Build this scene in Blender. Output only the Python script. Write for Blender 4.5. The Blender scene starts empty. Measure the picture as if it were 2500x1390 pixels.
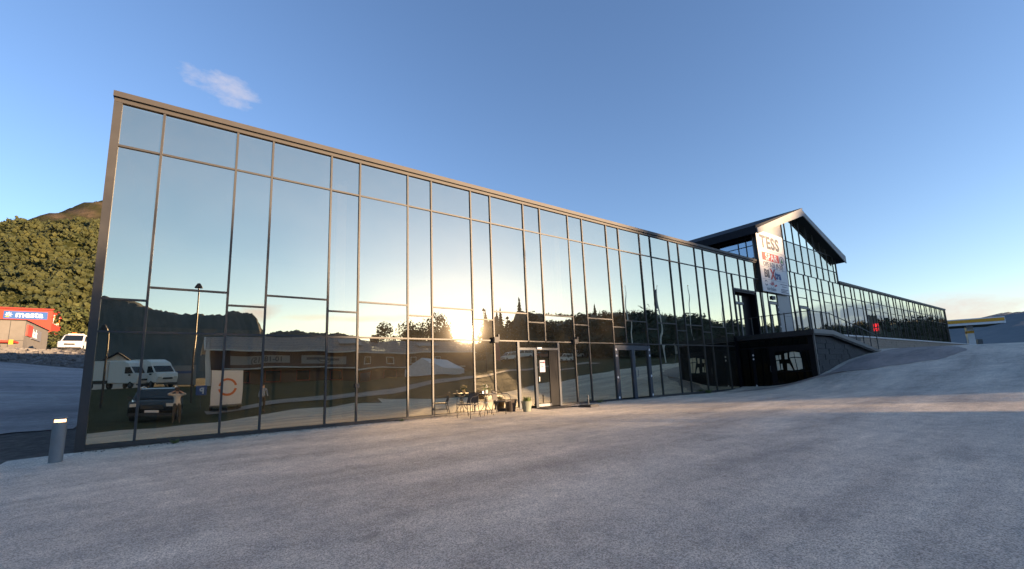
import bpy, math, random
import numpy as np
from mathutils import Vector, Matrix

random.seed(11)
rng = np.random.default_rng(5)
sc = bpy.context.scene
COL = sc.collection
R = math.radians

# ---------------------------------------------------------------- camera
CAM_LOC = Vector((1.5623, -13.494, 1.206))
yaw, pitch, roll = R(36.4311), R(9.239), R(-2.1349)
fw = Vector((math.sin(yaw) * math.cos(pitch), math.cos(yaw) * math.cos(pitch), math.sin(pitch)))
r0 = Vector((math.cos(yaw), -math.sin(yaw), 0))
u0 = r0.cross(fw)
rr = math.cos(roll) * r0 + math.sin(roll) * u0
uu = -math.sin(roll) * r0 + math.cos(roll) * u0
cam = bpy.data.cameras.new('camera')
cam_o = bpy.data.objects.new('camera', cam)
COL.objects.link(cam_o)
m = Matrix((rr, uu, -fw)).transposed().to_4x4()
m.translation = CAM_LOC
cam_o.matrix_world = m
cam.sensor_width = 36.0
cam.lens = 36.0 * 1085.81 / 2500
cam.shift_x = 0.00527
cam.shift_y = 0.0205
cam.clip_start = 0.05
cam.clip_end = 12000
sc.camera = cam_o

# ---------------------------------------------------------------- light
SUN = Vector((0.5149, -0.8502, 0.1099)).normalized()
SUN_EL = math.asin(SUN.z)
SUN_AZ = math.atan2(SUN.x, SUN.y)
sun = bpy.data.lights.new('sun', 'SUN')
sun.energy = 5.0
sun.angle = R(0.53)
sun.color = (1.0, 0.68, 0.40)
sun_o = bpy.data.objects.new('sun', sun)
COL.objects.link(sun_o)
sun_o.rotation_euler = SUN.to_track_quat('Z', 'Y').to_euler()

sc.view_settings.view_transform = 'Standard'
sc.view_settings.look = 'None'
sc.view_settings.exposure = 1.75
sc.view_settings.gamma = 1.0
sc.cycles.use_denoising = True
sc.cycles.max_bounces = 6
sc.cycles.diffuse_bounces = 2
sc.cycles.glossy_bounces = 4
sc.cycles.transparent_max_bounces = 8
sc.cycles.sample_clamp_indirect = 3.0
sc.cycles.caustics_reflective = True
sc.cycles.blur_glossy = 1.0
sc.cycles.use_adaptive_sampling = True
sc.cycles.adaptive_threshold = 0.02
sc.cycles.caustics_refractive = False

world = bpy.data.worlds.new('World')
sc.world = world
world.use_nodes = True
wn, wl = world.node_tree.nodes, world.node_tree.links
wn.clear()
w_out = wn.new('ShaderNodeOutputWorld')
w_bg = wn.new('ShaderNodeBackground')
w_bg.inputs['Strength'].default_value = 0.11
sky = wn.new('ShaderNodeTexSky')
sky.sky_type = 'NISHITA'
sky.sun_disc = False
sky.sun_elevation = SUN_EL
sky.sun_rotation = SUN_AZ
sky.altitude = 50
sky.air_density = 1.0
sky.dust_density = 0.12
sky.ozone_density = 2.2
w_co = wn.new('ShaderNodeTexCoord')


def px_ray(u, v):
    return (fw + rr * ((u - 1250 + 13.17) / 1085.81) - uu * ((v - 695 - 51.25) / 1085.81)).normalized()


def wmath(op, a, b=None, clamp=False):
    n = wn.new('ShaderNodeMath')
    n.operation = op
    n.use_clamp = clamp
    for i, x in enumerate((a, b)):
        if x is None:
            continue
        if isinstance(x, (int, float)):
            n.inputs[i].default_value = x
        else:
            wl.new(x, n.inputs[i])
    return n.outputs[0]


def wdot(vec):
    n = wn.new('ShaderNodeVectorMath')
    n.operation = 'DOT_PRODUCT'
    wl.new(w_co.outputs['Generated'], n.inputs[0])
    n.inputs[1].default_value = vec
    return n.outputs['Value']


no = wn.new('ShaderNodeTexNoise')
no.inputs['Scale'].default_value = 15
no.inputs['Detail'].default_value = 5
no.inputs['Roughness'].default_value = 0.62
w_mp = wn.new('ShaderNodeMapping')
w_mp.inputs['Location'].default_value = (3.1, 5.2, 0)
w_mp.inputs['Scale'].default_value = (1, 1, 2.2)
wl.new(w_co.outputs['Generated'], w_mp.inputs[0])
wl.new(w_mp.outputs[0], no.inputs[0])
world.cycles.sampling_method = 'MANUAL'
world.cycles.sample_map_resolution = 512
w_hs = wn.new('ShaderNodeHueSaturation')
w_hs.inputs['Saturation'].default_value = 1.05
w_hs.inputs['Hue'].default_value = 0.502
wl.new(sky.outputs[0], w_hs.inputs['Color'])
w_wb = wn.new('ShaderNodeMix')
w_wb.data_type = 'RGBA'
w_wb.blend_type = 'MULTIPLY'
w_wb.inputs['Factor'].default_value = 1.0
w_wb.inputs['B'].default_value = (1.05, 0.95, 1.06, 1)
wl.new(w_hs.outputs[0], w_wb.inputs['A'])
SKY_OUT = [w_wb.outputs['Result']]


def cloud(u, v, hu, hv, tilt, col, opac, scale, mirror=False, seed=0.0, hard=0.16, thr=0.5):
    """a drifting cloud in the sky at a direction, ragged by noise"""
    d = px_ray(u, v)
    if mirror:
        d = Vector((d.x, -d.y, d.z))
    e1 = Vector((0, 0, 1)).cross(d).normalized()
    e2 = d.cross(e1).normalized()
    e1, e2 = (e1 * math.cos(tilt) + e2 * math.sin(tilt)), (e2 * math.cos(tilt) - e1 * math.sin(tilt))
    a = wmath('DIVIDE', wdot(e1), hu)
    b = wmath('DIVIDE', wdot(e2), hv)
    rad = wmath('ADD', wmath('MULTIPLY', a, a), wmath('MULTIPLY', b, b))
    front = wmath('GREATER_THAN', wdot(d), 0.3)
    body = wmath('MULTIPLY', wmath('SUBTRACT', 1.0, rad, True), front)
    f = wmath('ADD', wmath('MULTIPLY', body, 0.40), wmath('MULTIPLY', no.outputs[0], 0.85))
    f = wmath('DIVIDE', wmath('SUBTRACT', f, thr), hard, True)
    f = wmath('MULTIPLY', wmath('MULTIPLY', f, wmath('MULTIPLY', body, 4.0, True)), opac)
    mx = wn.new('ShaderNodeMix')
    mx.data_type = 'RGBA'
    wl.new(f, mx.inputs['Factor'])
    wl.new(SKY_OUT[0], mx.inputs['A'])
    mx.inputs['B'].default_value = (*col, 1)
    SKY_OUT[0] = mx.outputs['Result']


cloud(548, 216, 0.095, 0.036, 0.10, (1.9, 1.85, 2.15), 0.8, 22, seed=3.1, hard=0.30, thr=0.62)
cloud(2330, 770, 0.10, 0.03, 0.15, (2.3, 1.85, 1.7), 0.7, 14, seed=1.2, hard=0.4)
cloud(2420, 735, 0.12, 0.02, 0.2, (2.3, 2.1, 1.9), 0.6, 14, seed=7.2, hard=0.4)
cloud(620, 775, 0.07, 0.022, 0.2, (3.3, 2.6, 2.6), 0.7, 14, True, 2.2, 0.4)
cloud(870, 780, 0.16, 0.010, 0.05, (4.2, 3.8, 3.4), 0.5, 12, True, 5.2, 0.4)
cloud(2060, 800, 0.12, 0.05, 0.0, (0.65, 0.95, 1.65), 0.9, 9, True, 4.4, 0.3, 0.42)
cloud(2200, 800, 0.09, 0.035, 0.0, (0.75, 1.05, 1.7), 0.85, 11, True, 8.4, 0.3, 0.45)
wl.new(SKY_OUT[0], w_bg.inputs['Color'])
wl.new(w_bg.outputs[0], w_out.inputs[0])

# ---------------------------------------------------------------- materials
MATS = {}


def new_mat(name):
    mt = bpy.data.materials.new(name)
    mt.use_nodes = True
    n, l = mt.node_tree.nodes, mt.node_tree.links
    n.clear()
    out = n.new('ShaderNodeOutputMaterial')
    MATS[name] = mt
    return mt, n, l, out


def pr(name, col, rough=0.6, metal=0.0, var=0.12, scale=3.0, bump=0.0, bscale=60, col2=None, emit=None, es=0.0, spec=0.5, coat=0.0):
    mt, n, l, out = new_mat(name)
    b = n.new('ShaderNodeBsdfPrincipled')
    l.new(b.outputs[0], out.inputs[0])
    b.inputs['Roughness'].default_value = rough
    b.inputs['Metallic'].default_value = metal
    b.inputs['Specular IOR Level'].default_value = spec
    b.inputs['Coat Weight'].default_value = coat
    tc = n.new('ShaderNodeTexCoord')
    no = n.new('ShaderNodeTexNoise')
    no.inputs['Scale'].default_value = scale
    no.inputs['Detail'].default_value = 6
    no.inputs['Roughness'].default_value = 0.65
    l.new(tc.outputs['Object'], no.inputs[0])
    rp = n.new('ShaderNodeValToRGB')
    c2 = col2 or tuple(min(1, c * (1 + var)) for c in col)
    c1 = col if col2 else tuple(c * (1 - var) for c in col)
    rp.color_ramp.elements[0].color = (*c1, 1)
    rp.color_ramp.elements[1].color = (*c2, 1)
    rp.color_ramp.elements[0].position = 0.3
    rp.color_ramp.elements[1].position = 0.7
    l.new(no.outputs[0], rp.inputs[0])
    l.new(rp.outputs[0], b.inputs['Base Color'])
    if bump:
        n2 = n.new('ShaderNodeTexNoise')
        n2.inputs['Scale'].default_value = bscale
        n2.inputs['Detail'].default_value = 4
        l.new(tc.outputs['Object'], n2.inputs[0])
        bp = n.new('ShaderNodeBump')
        bp.inputs['Strength'].default_value = bump
        bp.inputs['Distance'].default_value = 0.02
        l.new(n2.outputs[0], bp.inputs['Height'])
        l.new(bp.outputs[0], b.inputs['Normal'])
    if emit:
        b.inputs['Emission Color'].default_value = (*emit, 1)
        b.inputs['Emission Strength'].default_value = es
    return mt


def glass_mat(name, refl, tint, trans, dust, wave, tintvar=0.04):
    """mirror-coated solar glass: sharp coat reflection, dim view inside, thin film of dust"""
    mt, n, l, out = new_mat(name)
    geo = n.new('ShaderNodeNewGeometry')
    no = n.new('ShaderNodeTexNoise')
    no.inputs['Scale'].default_value = 0.55
    no.inputs['Detail'].default_value = 1.0
    l.new(geo.outputs['Position'], no.inputs[0])
    bp = n.new('ShaderNodeBump')
    bp.inputs['Strength'].default_value = 1.0
    bp.inputs['Distance'].default_value = wave
    l.new(no.outputs[0], bp.inputs['Height'])
    gl = n.new('ShaderNodeBsdfGlossy')
    gl.inputs['Roughness'].default_value = 0.0
    gl.inputs['Color'].default_value = (*tint, 1)
    l.new(bp.outputs[0], gl.inputs['Normal'])
    tr = n.new('ShaderNodeBsdfTransparent')
    tr.inputs[0].default_value = (*trans, 1)
    fr = n.new('ShaderNodeFresnel')
    fr.inputs['IOR'].default_value = 1.5
    ma = n.new('ShaderNodeMath')
    ma.operation = 'MULTIPLY_ADD'
    ma.inputs[1].default_value = 1 - refl
    ma.inputs[2].default_value = refl
    ma.use_clamp = True
    l.new(fr.outputs[0], ma.inputs[0])
    mx = n.new('ShaderNodeMixShader')
    l.new(ma.outputs[0], mx.inputs[0])
    l.new(tr.outputs[0], mx.inputs[1])
    l.new(gl.outputs[0], mx.inputs[2])
    g2 = n.new('ShaderNodeBsdfGlossy')
    g2.inputs['Roughness'].default_value = 0.085
    g2.inputs['Color'].default_value = (1, 0.93, 0.82, 1)
    m2 = n.new('ShaderNodeMixShader')
    m2.inputs[0].default_value = 0.0022
    l.new(mx.outputs[0], m2.inputs[1])
    l.new(g2.outputs[0], m2.inputs[2])
    df = n.new('ShaderNodeBsdfDiffuse')
    df.inputs[0].default_value = (0.55, 0.5, 0.42, 1)
    n3 = n.new('ShaderNodeTexNoise')
    n3.inputs['Scale'].default_value = 1.7
    n3.inputs['Detail'].default_value = 8
    n3.inputs['Roughness'].default_value = 0.75
    l.new(geo.outputs['Position'], n3.inputs[0])
    md = n.new('ShaderNodeMath')
    md.operation = 'MULTIPLY'
    md.inputs[1].default_value = dust * 2
    l.new(n3.outputs[0], md.inputs[0])
    m3 = n.new('ShaderNodeMixShader')
    l.new(md.outputs[0], m3.inputs[0])
    l.new(m2.outputs[0], m3.inputs[1])
    l.new(df.outputs[0], m3.inputs[2])
    l.new(m3.outputs[0], out.inputs[0])
    return mt


glass_mat('mirror_glass', 0.63, (1.0, 0.905, 0.68), (0.30, 0.30, 0.26), 0.022, 0.006)
glass_mat('gable_glass', 0.60, (1.0, 0.92, 0.73), (0.20, 0.20, 0.18), 0.02, 0.006)
glass_mat('clerestory_glass', 0.34, (0.62, 0.80, 1.0), (0.1, 0.12, 0.14), 0.01, 0.006)
glass_mat('dark_glass', 0.03, (0.5, 0.54, 0.58), (0.03, 0.03, 0.03), 0.004, 0.02)
pr('frame', (0.046, 0.044, 0.042), 0.5, 0.3, 0.10, 5)
pr('cap_metal', (0.048, 0.043, 0.038), 0.55, 0.2, 0.10, 2)
pr('dark_frame', (0.04, 0.048, 0.06), 0.55, 0.1, 0.1, 5)
pr('black_panel', (0.010, 0.010, 0.012), 0.45, 0.0, 0.3, 2, spec=0.08)
pr('soffit', (0.006, 0.006, 0.007), 0.7)
pr('fascia', (0.25, 0.247, 0.24), 0.6, 0.0, 0.06, 1.2)
pr('pale_panel', (0.26, 0.26, 0.255), 0.45, 0.0, 0.04, 1.5)
pr('roof_dark', (0.018, 0.021, 0.027), 0.75, 0.0, 0.15, 4, spec=0.2)
pr('plinth', (0.10, 0.095, 0.085), 0.8, 0, 0.2, 4, 0.3, 30)
pr('concrete', (0.17, 0.155, 0.135), 0.9, 0, 0.10, 1.2, 0.4, 8)
pr('block', (0.052, 0.052, 0.050), 0.9, 0, 0.25, 2.5, 0.8, 14)
pr('stone', (0.30, 0.24, 0.18), 0.9, 0, 0.3, 2.2, 0.9, 9)
pr('white_cap', (0.62, 0.60, 0.57), 0.7, 0, 0.06)
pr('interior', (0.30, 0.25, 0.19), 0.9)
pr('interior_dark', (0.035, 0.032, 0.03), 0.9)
pr('column', (0.55, 0.40, 0.24), 0.8)
pr('steel_dark', (0.022, 0.024, 0.028), 0.5, 0.3)
pr('steel_grey', (0.13, 0.135, 0.14), 0.45, 0.5)
pr('bollard_grey', (0.20, 0.215, 0.22), 0.5, 0.3, 0.08)
pr('lamp_glow', (0.8, 0.6, 0.4), 0.4, emit=(1.0, 0.55, 0.22), es=1.6)
pr('chrome', (0.55, 0.55, 0.55), 0.2, 1.0)
pr('white_paint', (0.78, 0.77, 0.75), 0.45, 0, 0.04, coat=0.3)
pr('sign_white', (0.66, 0.645, 0.62), 0.55, 0, 0.03)
pr('ink_dark', (0.075, 0.075, 0.085), 0.6)
pr('ink_red', (0.55, 0.06, 0.045), 0.6)
pr('ink_blue', (0.05, 0.09, 0.22), 0.6)
pr('ink_grey', (0.18, 0.18, 0.20), 0.6)
pr('ink_green', (0.05, 0.20, 0.09), 0.6)
pr('ink_white', (0.82, 0.82, 0.82), 0.6)
pr('ink_yellow', (0.78, 0.36, 0.03), 0.6)
pr('ink_orange', (0.70, 0.16, 0.03), 0.6)
pr('panel_blue', (0.025, 0.10, 0.32), 0.6, 0, 0.05)
pr('red_clad', (0.42, 0.045, 0.025), 0.75, 0, 0.12, 6, 0.2, 30)
pr('red_dark', (0.24, 0.03, 0.02), 0.8)
pr('tyre', (0.015, 0.015, 0.016), 0.85)
pr('car_glass', (0.012, 0.016, 0.02), 0.06, 0, 0.1, spec=0.8)
pr('car_black', (0.010, 0.010, 0.012), 0.18, 0.0, 0.1, coat=0.7)
pr('car_red', (0.22, 0.02, 0.02), 0.25, 0, 0.1, coat=0.5)
pr('headlamp', (0.7, 0.7, 0.68), 0.15, 0.2)
pr('amber', (0.75, 0.16, 0.02), 0.3)
pr('plastic_dark', (0.03, 0.03, 0.032), 0.6)
pr('wicker', (0.085, 0.075, 0.065), 0.8, 0, 0.35, 90, 0.6, 160)
pr('tube', (0.035, 0.033, 0.03), 0.35, 0.4)
pr('table_glass', (0.50, 0.48, 0.44), 0.12, 0, 0.05)
pr('pot_green', (0.20, 0.21, 0.16), 0.8)
pr('pot_brown', (0.05, 0.038, 0.03), 0.8)
pr('soil', (0.04, 0.03, 0.02), 0.95)
pr('rubble_grey', (0.16, 0.15, 0.14), 0.95, 0, 0.35, 3)
pr('soil_pale', (0.16, 0.13, 0.10), 0.95, 0, 0.4, 20)
pr('leaf', (0.05, 0.085, 0.022), 0.7, col2=(0.12, 0.15, 0.035), scale=9)
pr('flower', (0.42, 0.39, 0.36), 0.8)
pr('leaf_dark', (0.022, 0.035, 0.014), 0.8, col2=(0.05, 0.065, 0.02), scale=0.5)
pr('leaf_lit', (0.016, 0.026, 0.005), 0.8, col2=(0.062, 0.062, 0.011), scale=0.12)
pr('leaf_bush', (0.025, 0.04, 0.008), 0.8, col2=(0.085, 0.085, 0.018), scale=0.7)
pr('needle', (0.014, 0.026, 0.014), 0.85, col2=(0.03, 0.045, 0.02), scale=0.4)
pr('bark', (0.06, 0.045, 0.035), 0.95, 0, 0.3, 8)
pr('paper', (0.72, 0.70, 0.74), 0.8)
pr('painted_reflection', (0.62, 0.58, 0.44), 0.8)  # pale tone for the bright reflection painted on the basement glazing
pr('skin', (0.52, 0.32, 0.24), 0.6)
pr('shirt', (0.62, 0.58, 0.54), 0.85)
pr('trousers', (0.11, 0.085, 0.06), 0.9)
pr('shirt_blue', (0.25, 0.30, 0.38), 0.85)
pr('hair', (0.05, 0.032, 0.02), 0.7)
pr('tent_cloth', (0.55, 0.57, 0.61), 0.7)
pr('clap_white', (0.60, 0.60, 0.58), 0.7)
pr('clap_dark', (0.085, 0.045, 0.035), 0.8)
pr('bin_yellow', (0.60, 0.30, 0.03), 0.6)
pr('led_red', (0.6, 0.02, 0.02), 0.5, emit=(1.0, 0.03, 0.05), es=0.7)
pr('flag_cloth', (0.17, 0.18, 0.20), 0.8)
pr('pink_flag', (0.45, 0.12, 0.12), 0.8)
pr('rubber_mat', (0.02, 0.02, 0.022), 0.9)
pr('pole_white', (0.66, 0.66, 0.66), 0.4)


def asphalt_mat(name, base, patch):
    mt, n, l, out = new_mat(name)
    b = n.new('ShaderNodeBsdfPrincipled')
    l.new(b.outputs[0], out.inputs[0])
    b.inputs['Roughness'].default_value = 0.8
    b.inputs['Specular IOR Level'].default_value = 0.35
    g = n.new('ShaderNodeNewGeometry')

    def noise(scale, det=4, ro=0.6, stretch=None):
        t = n.new('ShaderNodeTexNoise')
        t.inputs['Scale'].default_value = scale
        t.inputs['Detail'].default_value = det
        t.inputs['Roughness'].default_value = ro
        src = g.outputs['Position']
        if stretch:
            mp = n.new('ShaderNodeMapping')
            mp.inputs['Scale'].default_value = stretch
            l.new(src, mp.inputs[0])
            src = mp.outputs[0]
        l.new(src, t.inputs[0])
        return t.outputs[0]

    def ramp(src, p0, p1, c0, c1):
        r = n.new('ShaderNodeValToRGB')
        r.color_ramp.elements[0].position = p0
        r.color_ramp.elements[1].position = p1
        r.color_ramp.elements[0].color = (*c0, 1)
        r.color_ramp.elements[1].color = (*c1, 1)
        l.new(src, r.inputs[0])
        return r.outputs[0]

    def mul(a, bb, fac=1.0):
        x = n.new('ShaderNodeMix')
        x.data_type = 'RGBA'
        x.blend_type = 'MULTIPLY'
        x.inputs['Factor'].default_value = fac
        l.new(a, x.inputs['A'])
        l.new(bb, x.inputs['B'])
        return x.outputs['Result']

    vo = n.new('ShaderNodeTexVoronoi')
    vo.inputs['Scale'].default_value = 95
    l.new(g.outputs['Position'], vo.inputs[0])
    sep = n.new('ShaderNodeSeparateColor')
    l.new(vo.outputs['Color'], sep.inputs[0])
    speck = ramp(sep.outputs[0], 0.05, 0.95, (0.55, 0.54, 0.54), (1.42, 1.40, 1.38))
    big = ramp(noise(0.22, 6, 0.6), 0.3, 0.72, (0.72, 0.73, 0.75), (1.12, 1.10, 1.08))
    mid = ramp(noise(2.6, 6, 0.72), 0.32, 0.7, (0.78, 0.78, 0.8), (1.15, 1.14, 1.12))
    streak = ramp(noise(0.35, 5, 0.65, (0.35, 2.4, 1)), 0.33, 0.64, (0.70, 0.70, 0.72), (1.12, 1.12, 1.12))
    stain = ramp(noise(1.1, 7, 0.55), 0.24, 0.34, (0.55, 0.55, 0.56), (1, 1, 1))
    base_n = n.new('ShaderNodeRGB')
    base_n.outputs[0].default_value = (*base, 1)
    # hairline cracks, broken up by noise
    wob = n.new('ShaderNodeMix')
    wob.data_type = 'VECTOR'
    wob.inputs['Factor'].default_value = 0.12
    nz_ = n.new('ShaderNodeTexNoise')
    nz_.inputs['Scale'].default_value = 0.9
    nz_.inputs['Detail'].default_value = 4
    l.new(g.outputs['Position'], nz_.inputs[0])
    l.new(g.outputs['Position'], wob.inputs['A'])
    sc_ = n.new('ShaderNodeVectorMath')
    sc_.operation = 'SCALE'
    sc_.inputs['Scale'].default_value = 8.0
    l.new(nz_.outputs['Color'], sc_.inputs[0])
    l.new(sc_.outputs[0], wob.inputs['B'])
    cr = n.new('ShaderNodeTexVoronoi')
    cr.feature = 'DISTANCE_TO_EDGE'
    cr.inputs['Scale'].default_value = 0.16
    l.new(wob.outputs['Result'], cr.inputs[0])
    crack = ramp(cr.outputs['Distance'], 0.0015, 0.004, (0.5, 0.49, 0.48), (1, 1, 1))
    c = mul(mul(mul(mul(mul(mul(base_n.outputs[0], speck), big), mid), streak), stain), crack, 0.22)
    l.new(c, b.inputs['Base Color'])
    bp = n.new('ShaderNodeBump')
    bp.inputs['Strength'].default_value = 0.55
    bp.inputs['Distance'].default_value = 0.006
    l.new(vo.outputs['Distance'], bp.inputs['Height'])
    bp2 = n.new('ShaderNodeBump')
    bp2.inputs['Strength'].default_value = 0.35
    bp2.inputs['Distance'].default_value = 0.05
    l.new(noise(3.0, 5, 0.6), bp2.inputs['Height'])
    l.new(bp2.outputs[0], bp.inputs['Normal'])
    l.new(bp.outputs[0], b.inputs['Normal'])
    return mt


asphalt_mat('asphalt', (0.60, 0.545, 0.44), False)
asphalt_mat('asphalt_road', (0.36, 0.33, 0.305), False)
asphalt_mat('asphalt_new', (0.31, 0.275, 0.245), True)


def ground_mat():
    mt, n, l, out = new_mat('ground_cover')
    b = n.new('ShaderNodeBsdfPrincipled')
    l.new(b.outputs[0], out.inputs[0])
    b.inputs['Roughness'].default_value = 0.95
    b.inputs['Specular IOR Level'].default_value = 0.1
    at = n.new('ShaderNodeAttribute')
    at.attribute_name = 'cover'
    g = n.new('ShaderNodeNewGeometry')
    t = n.new('ShaderNodeTexNoise')
    t.inputs['Scale'].default_value = 0.9
    t.inputs['Detail'].default_value = 9
    t.inputs['Roughness'].default_value = 0.75
    l.new(g.outputs['Position'], t.inputs[0])
    gr = n.new('ShaderNodeValToRGB')
    gr.color_ramp.elements[0].color = (0.016, 0.022, 0.007, 1)
    gr.color_ramp.elements[1].color = (0.075, 0.068, 0.022, 1)
    gr.color_ramp.elements[0].position = 0.32
    gr.color_ramp.elements[1].position = 0.7
    l.new(t.outputs[0], gr.inputs[0])
    gv = n.new('ShaderNodeValToRGB')
    gv.color_ramp.elements[0].color = (0.06, 0.055, 0.05, 1)
    gv.color_ramp.elements[1].color = (0.23, 0.20, 0.17, 1)
    gv.color_ramp.elements[0].position = 0.3
    gv.color_ramp.elements[1].position = 0.72
    t2 = n.new('ShaderNodeTexNoise')
    t2.inputs['Scale'].default_value = 3.5
    t2.inputs['Detail'].default_value = 10
    t2.inputs['Roughness'].default_value = 0.8
    l.new(g.outputs['Position'], t2.inputs[0])
    l.new(t2.outputs[0], gv.inputs[0])
    mx = n.new('ShaderNodeMix')
    mx.data_type = 'RGBA'
    l.new(at.outputs['Fac'], mx.inputs['Factor'])
    l.new(gv.outputs[0], mx.inputs['A'])
    l.new(gr.outputs[0], mx.inputs['B'])
    l.new(mx.outputs['Result'], b.inputs['Base Color'])
    bp = n.new('ShaderNodeBump')
    bp.inputs['Distance'].default_value = 0.08
    l.new(t2.outputs[0], bp.inputs['Height'])
    l.new(bp.outputs[0], b.inputs['Normal'])


ground_mat()


def hill_mat(name, c1, c2, rock1, rock2, scale):
    mt, n, l, out = new_mat(name)
    b = n.new('ShaderNodeBsdfPrincipled')
    l.new(b.outputs[0], out.inputs[0])
    b.inputs['Roughness'].default_value = 0.95
    b.inputs['Specular IOR Level'].default_value = 0.1
    at = n.new('ShaderNodeAttribute')
    at.attribute_name = 'rock'
    g = n.new('ShaderNodeNewGeometry')

    def rmp(sc_, a, bb):
        t = n.new('ShaderNodeTexNoise')
        t.inputs['Scale'].default_value = sc_
        t.inputs['Detail'].default_value = 10
        t.inputs['Roughness'].default_value = 0.72
        l.new(g.outputs['Position'], t.inputs[0])
        r = n.new('ShaderNodeValToRGB')
        r.color_ramp.elements[0].color = (*a, 1)
        r.color_ramp.elements[1].color = (*bb, 1)
        r.color_ramp.elements[0].position = 0.32
        r.color_ramp.elements[1].position = 0.68
        l.new(t.outputs[0], r.inputs[0])
        return r.outputs[0], t.outputs[0]
    ca, ta = rmp(scale, c1, c2)
    cb, tb = rmp(scale * 1.6, rock1, rock2)
    mx = n.new('ShaderNodeMix')
    mx.data_type = 'RGBA'
    l.new(at.outputs['Fac'], mx.inputs['Factor'])
    l.new(ca, mx.inputs['A'])
    l.new(cb, mx.inputs['B'])
    l.new(mx.outputs['Result'], b.inputs['Base Color'])
    bp = n.new('ShaderNodeBump')
    bp.inputs['Distance'].default_value = 2.0 / max(scale * 20, 0.1)
    l.new(tb, bp.inputs['Height'])
    l.new(bp.outputs[0], b.inputs['Normal'])


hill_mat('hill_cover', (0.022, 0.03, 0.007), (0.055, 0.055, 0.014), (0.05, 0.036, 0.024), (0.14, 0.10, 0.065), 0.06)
hill_mat('hazed_mountain_cover', (0.11, 0.135, 0.15), (0.17, 0.19, 0.20), (0.16, 0.175, 0.18), (0.22, 0.23, 0.235), 0.003)  # far right ridge: distance haze put into a paler, bluer colour
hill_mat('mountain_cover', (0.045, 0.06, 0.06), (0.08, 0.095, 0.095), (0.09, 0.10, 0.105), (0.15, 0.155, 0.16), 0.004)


def tile_mat():
    mt, n, l, out = new_mat('roof_tile')
    b = n.new('ShaderNodeBsdfPrincipled')
    l.new(b.outputs[0], out.inputs[0])
    b.inputs['Roughness'].default_value = 0.5
    tc = n.new('ShaderNodeTexCoord')
    no = n.new('ShaderNodeTexNoise')
    no.inputs['Scale'].default_value = 1.5
    no.inputs['Detail'].default_value = 6
    l.new(tc.outputs['Object'], no.inputs[0])
    r = n.new('ShaderNodeValToRGB')
    r.color_ramp.elements[0].color = (0.20, 0.20, 0.205, 1)
    r.color_ramp.elements[1].color = (0.38, 0.375, 0.37, 1)
    l.new(no.outputs[0], r.inputs[0])
    l.new(r.outputs[0], b.inputs['Base Color'])


tile_mat()


# ---------------------------------------------------------------- mesh helpers
class MB:
    def __init__(s):
        s.v, s.f = [], []

    def add(s, vs, fs):
        o = len(s.v)
        s.v += [tuple(p) for p in vs]
        s.f += [tuple(i + o for i in q) for q in fs]
        return s

    def box(s, x0, x1, y0, y1, z0, z1):
        return s.add([(x0, y0, z0), (x1, y0, z0), (x1, y1, z0), (x0, y1, z0), (x0, y0, z1), (x1, y0, z1), (x1, y1, z1), (x0, y1, z1)],
                     [(3, 2, 1, 0), (4, 5, 6, 7), (0, 1, 5, 4), (1, 2, 6, 5), (2, 3, 7, 6), (3, 0, 4, 7)])

    def prism(s, pts, d):
        """closed polygon of 3D points pushed along d"""
        n = len(pts)
        a = [Vector(p) for p in pts]
        b = [p + Vector(d) for p in a]
        return s.add(a + b, [tuple(range(n - 1, -1, -1)), tuple(range(n, 2 * n))] + [(i, (i + 1) % n, n + (i + 1) % n, n + i) for i in range(n)])

    def tube(s, path, r, n=6, cap=True):
        P = [Vector(p) for p in path]
        rs = r if isinstance(r, (list, tuple)) else [r] * len(P)
        rings = []
        up = None
        for i, p in enumerate(P):
            d = (P[min(i + 1, len(P) - 1)] - P[max(i - 1, 0)]).normalized()
            ref = Vector((0, 0, 1)) if abs(d.z) < 0.9 else Vector((1, 0, 0))
            if up is None:
                up = ref
            a = d.cross(up)
            if a.length < 1e-3:
                a = d.cross(ref)
            a.normalize()
            b = a.cross(d).normalized()
            up = b
            rings.append([p + (a * math.cos(2 * math.pi * k / n) + b * math.sin(2 * math.pi * k / n)) * rs[i] for k in range(n)])
        vs = [q for rg in rings for q in rg]
        fs = []
        for i in range(len(P) - 1):
            for k in range(n):
                fs.append((i * n + k, i * n + (k + 1) % n, (i + 1) * n + (k + 1) % n, (i + 1) * n + k))
        if cap:
            fs.append(tuple(range(n - 1, -1, -1)))
            fs.append(tuple((len(P) - 1) * n + k for k in range(n)))
        return s.add(vs, fs)

    def lathe(s, prof, c=(0, 0, 0), n=16, axis='z'):
        vs, fs = [], []
        for (r, h) in prof:
            for k in range(n):
                a = 2 * math.pi * k / n
                if axis == 'z':
                    vs.append((c[0] + r * math.cos(a), c[1] + r * math.sin(a), c[2] + h))
                else:
                    vs.append((c[0] + h, c[1] + r * math.cos(a), c[2] + r * math.sin(a)))
        for i in range(len(prof) - 1):
            for k in range(n):
                fs.append((i * n + k, i * n + (k + 1) % n, (i + 1) * n + (k + 1) % n, (i + 1) * n + k))
        fs.append(tuple(range(n - 1, -1, -1)))
        fs.append(tuple((len(prof) - 1) * n + k for k in range(n)))
        return s.add(vs, fs)

    def build(s, name, mat, parent=None, loc=None, smooth=False):
        me = bpy.data.meshes.new(name)
        me.from_pydata(s.v, [], s.f)
        me.materials.append(MATS[mat])
        if smooth:
            me.polygons.foreach_set('use_smooth', [True] * len(me.polygons))
        me.update()
        return link(name, me, parent, loc)


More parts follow.
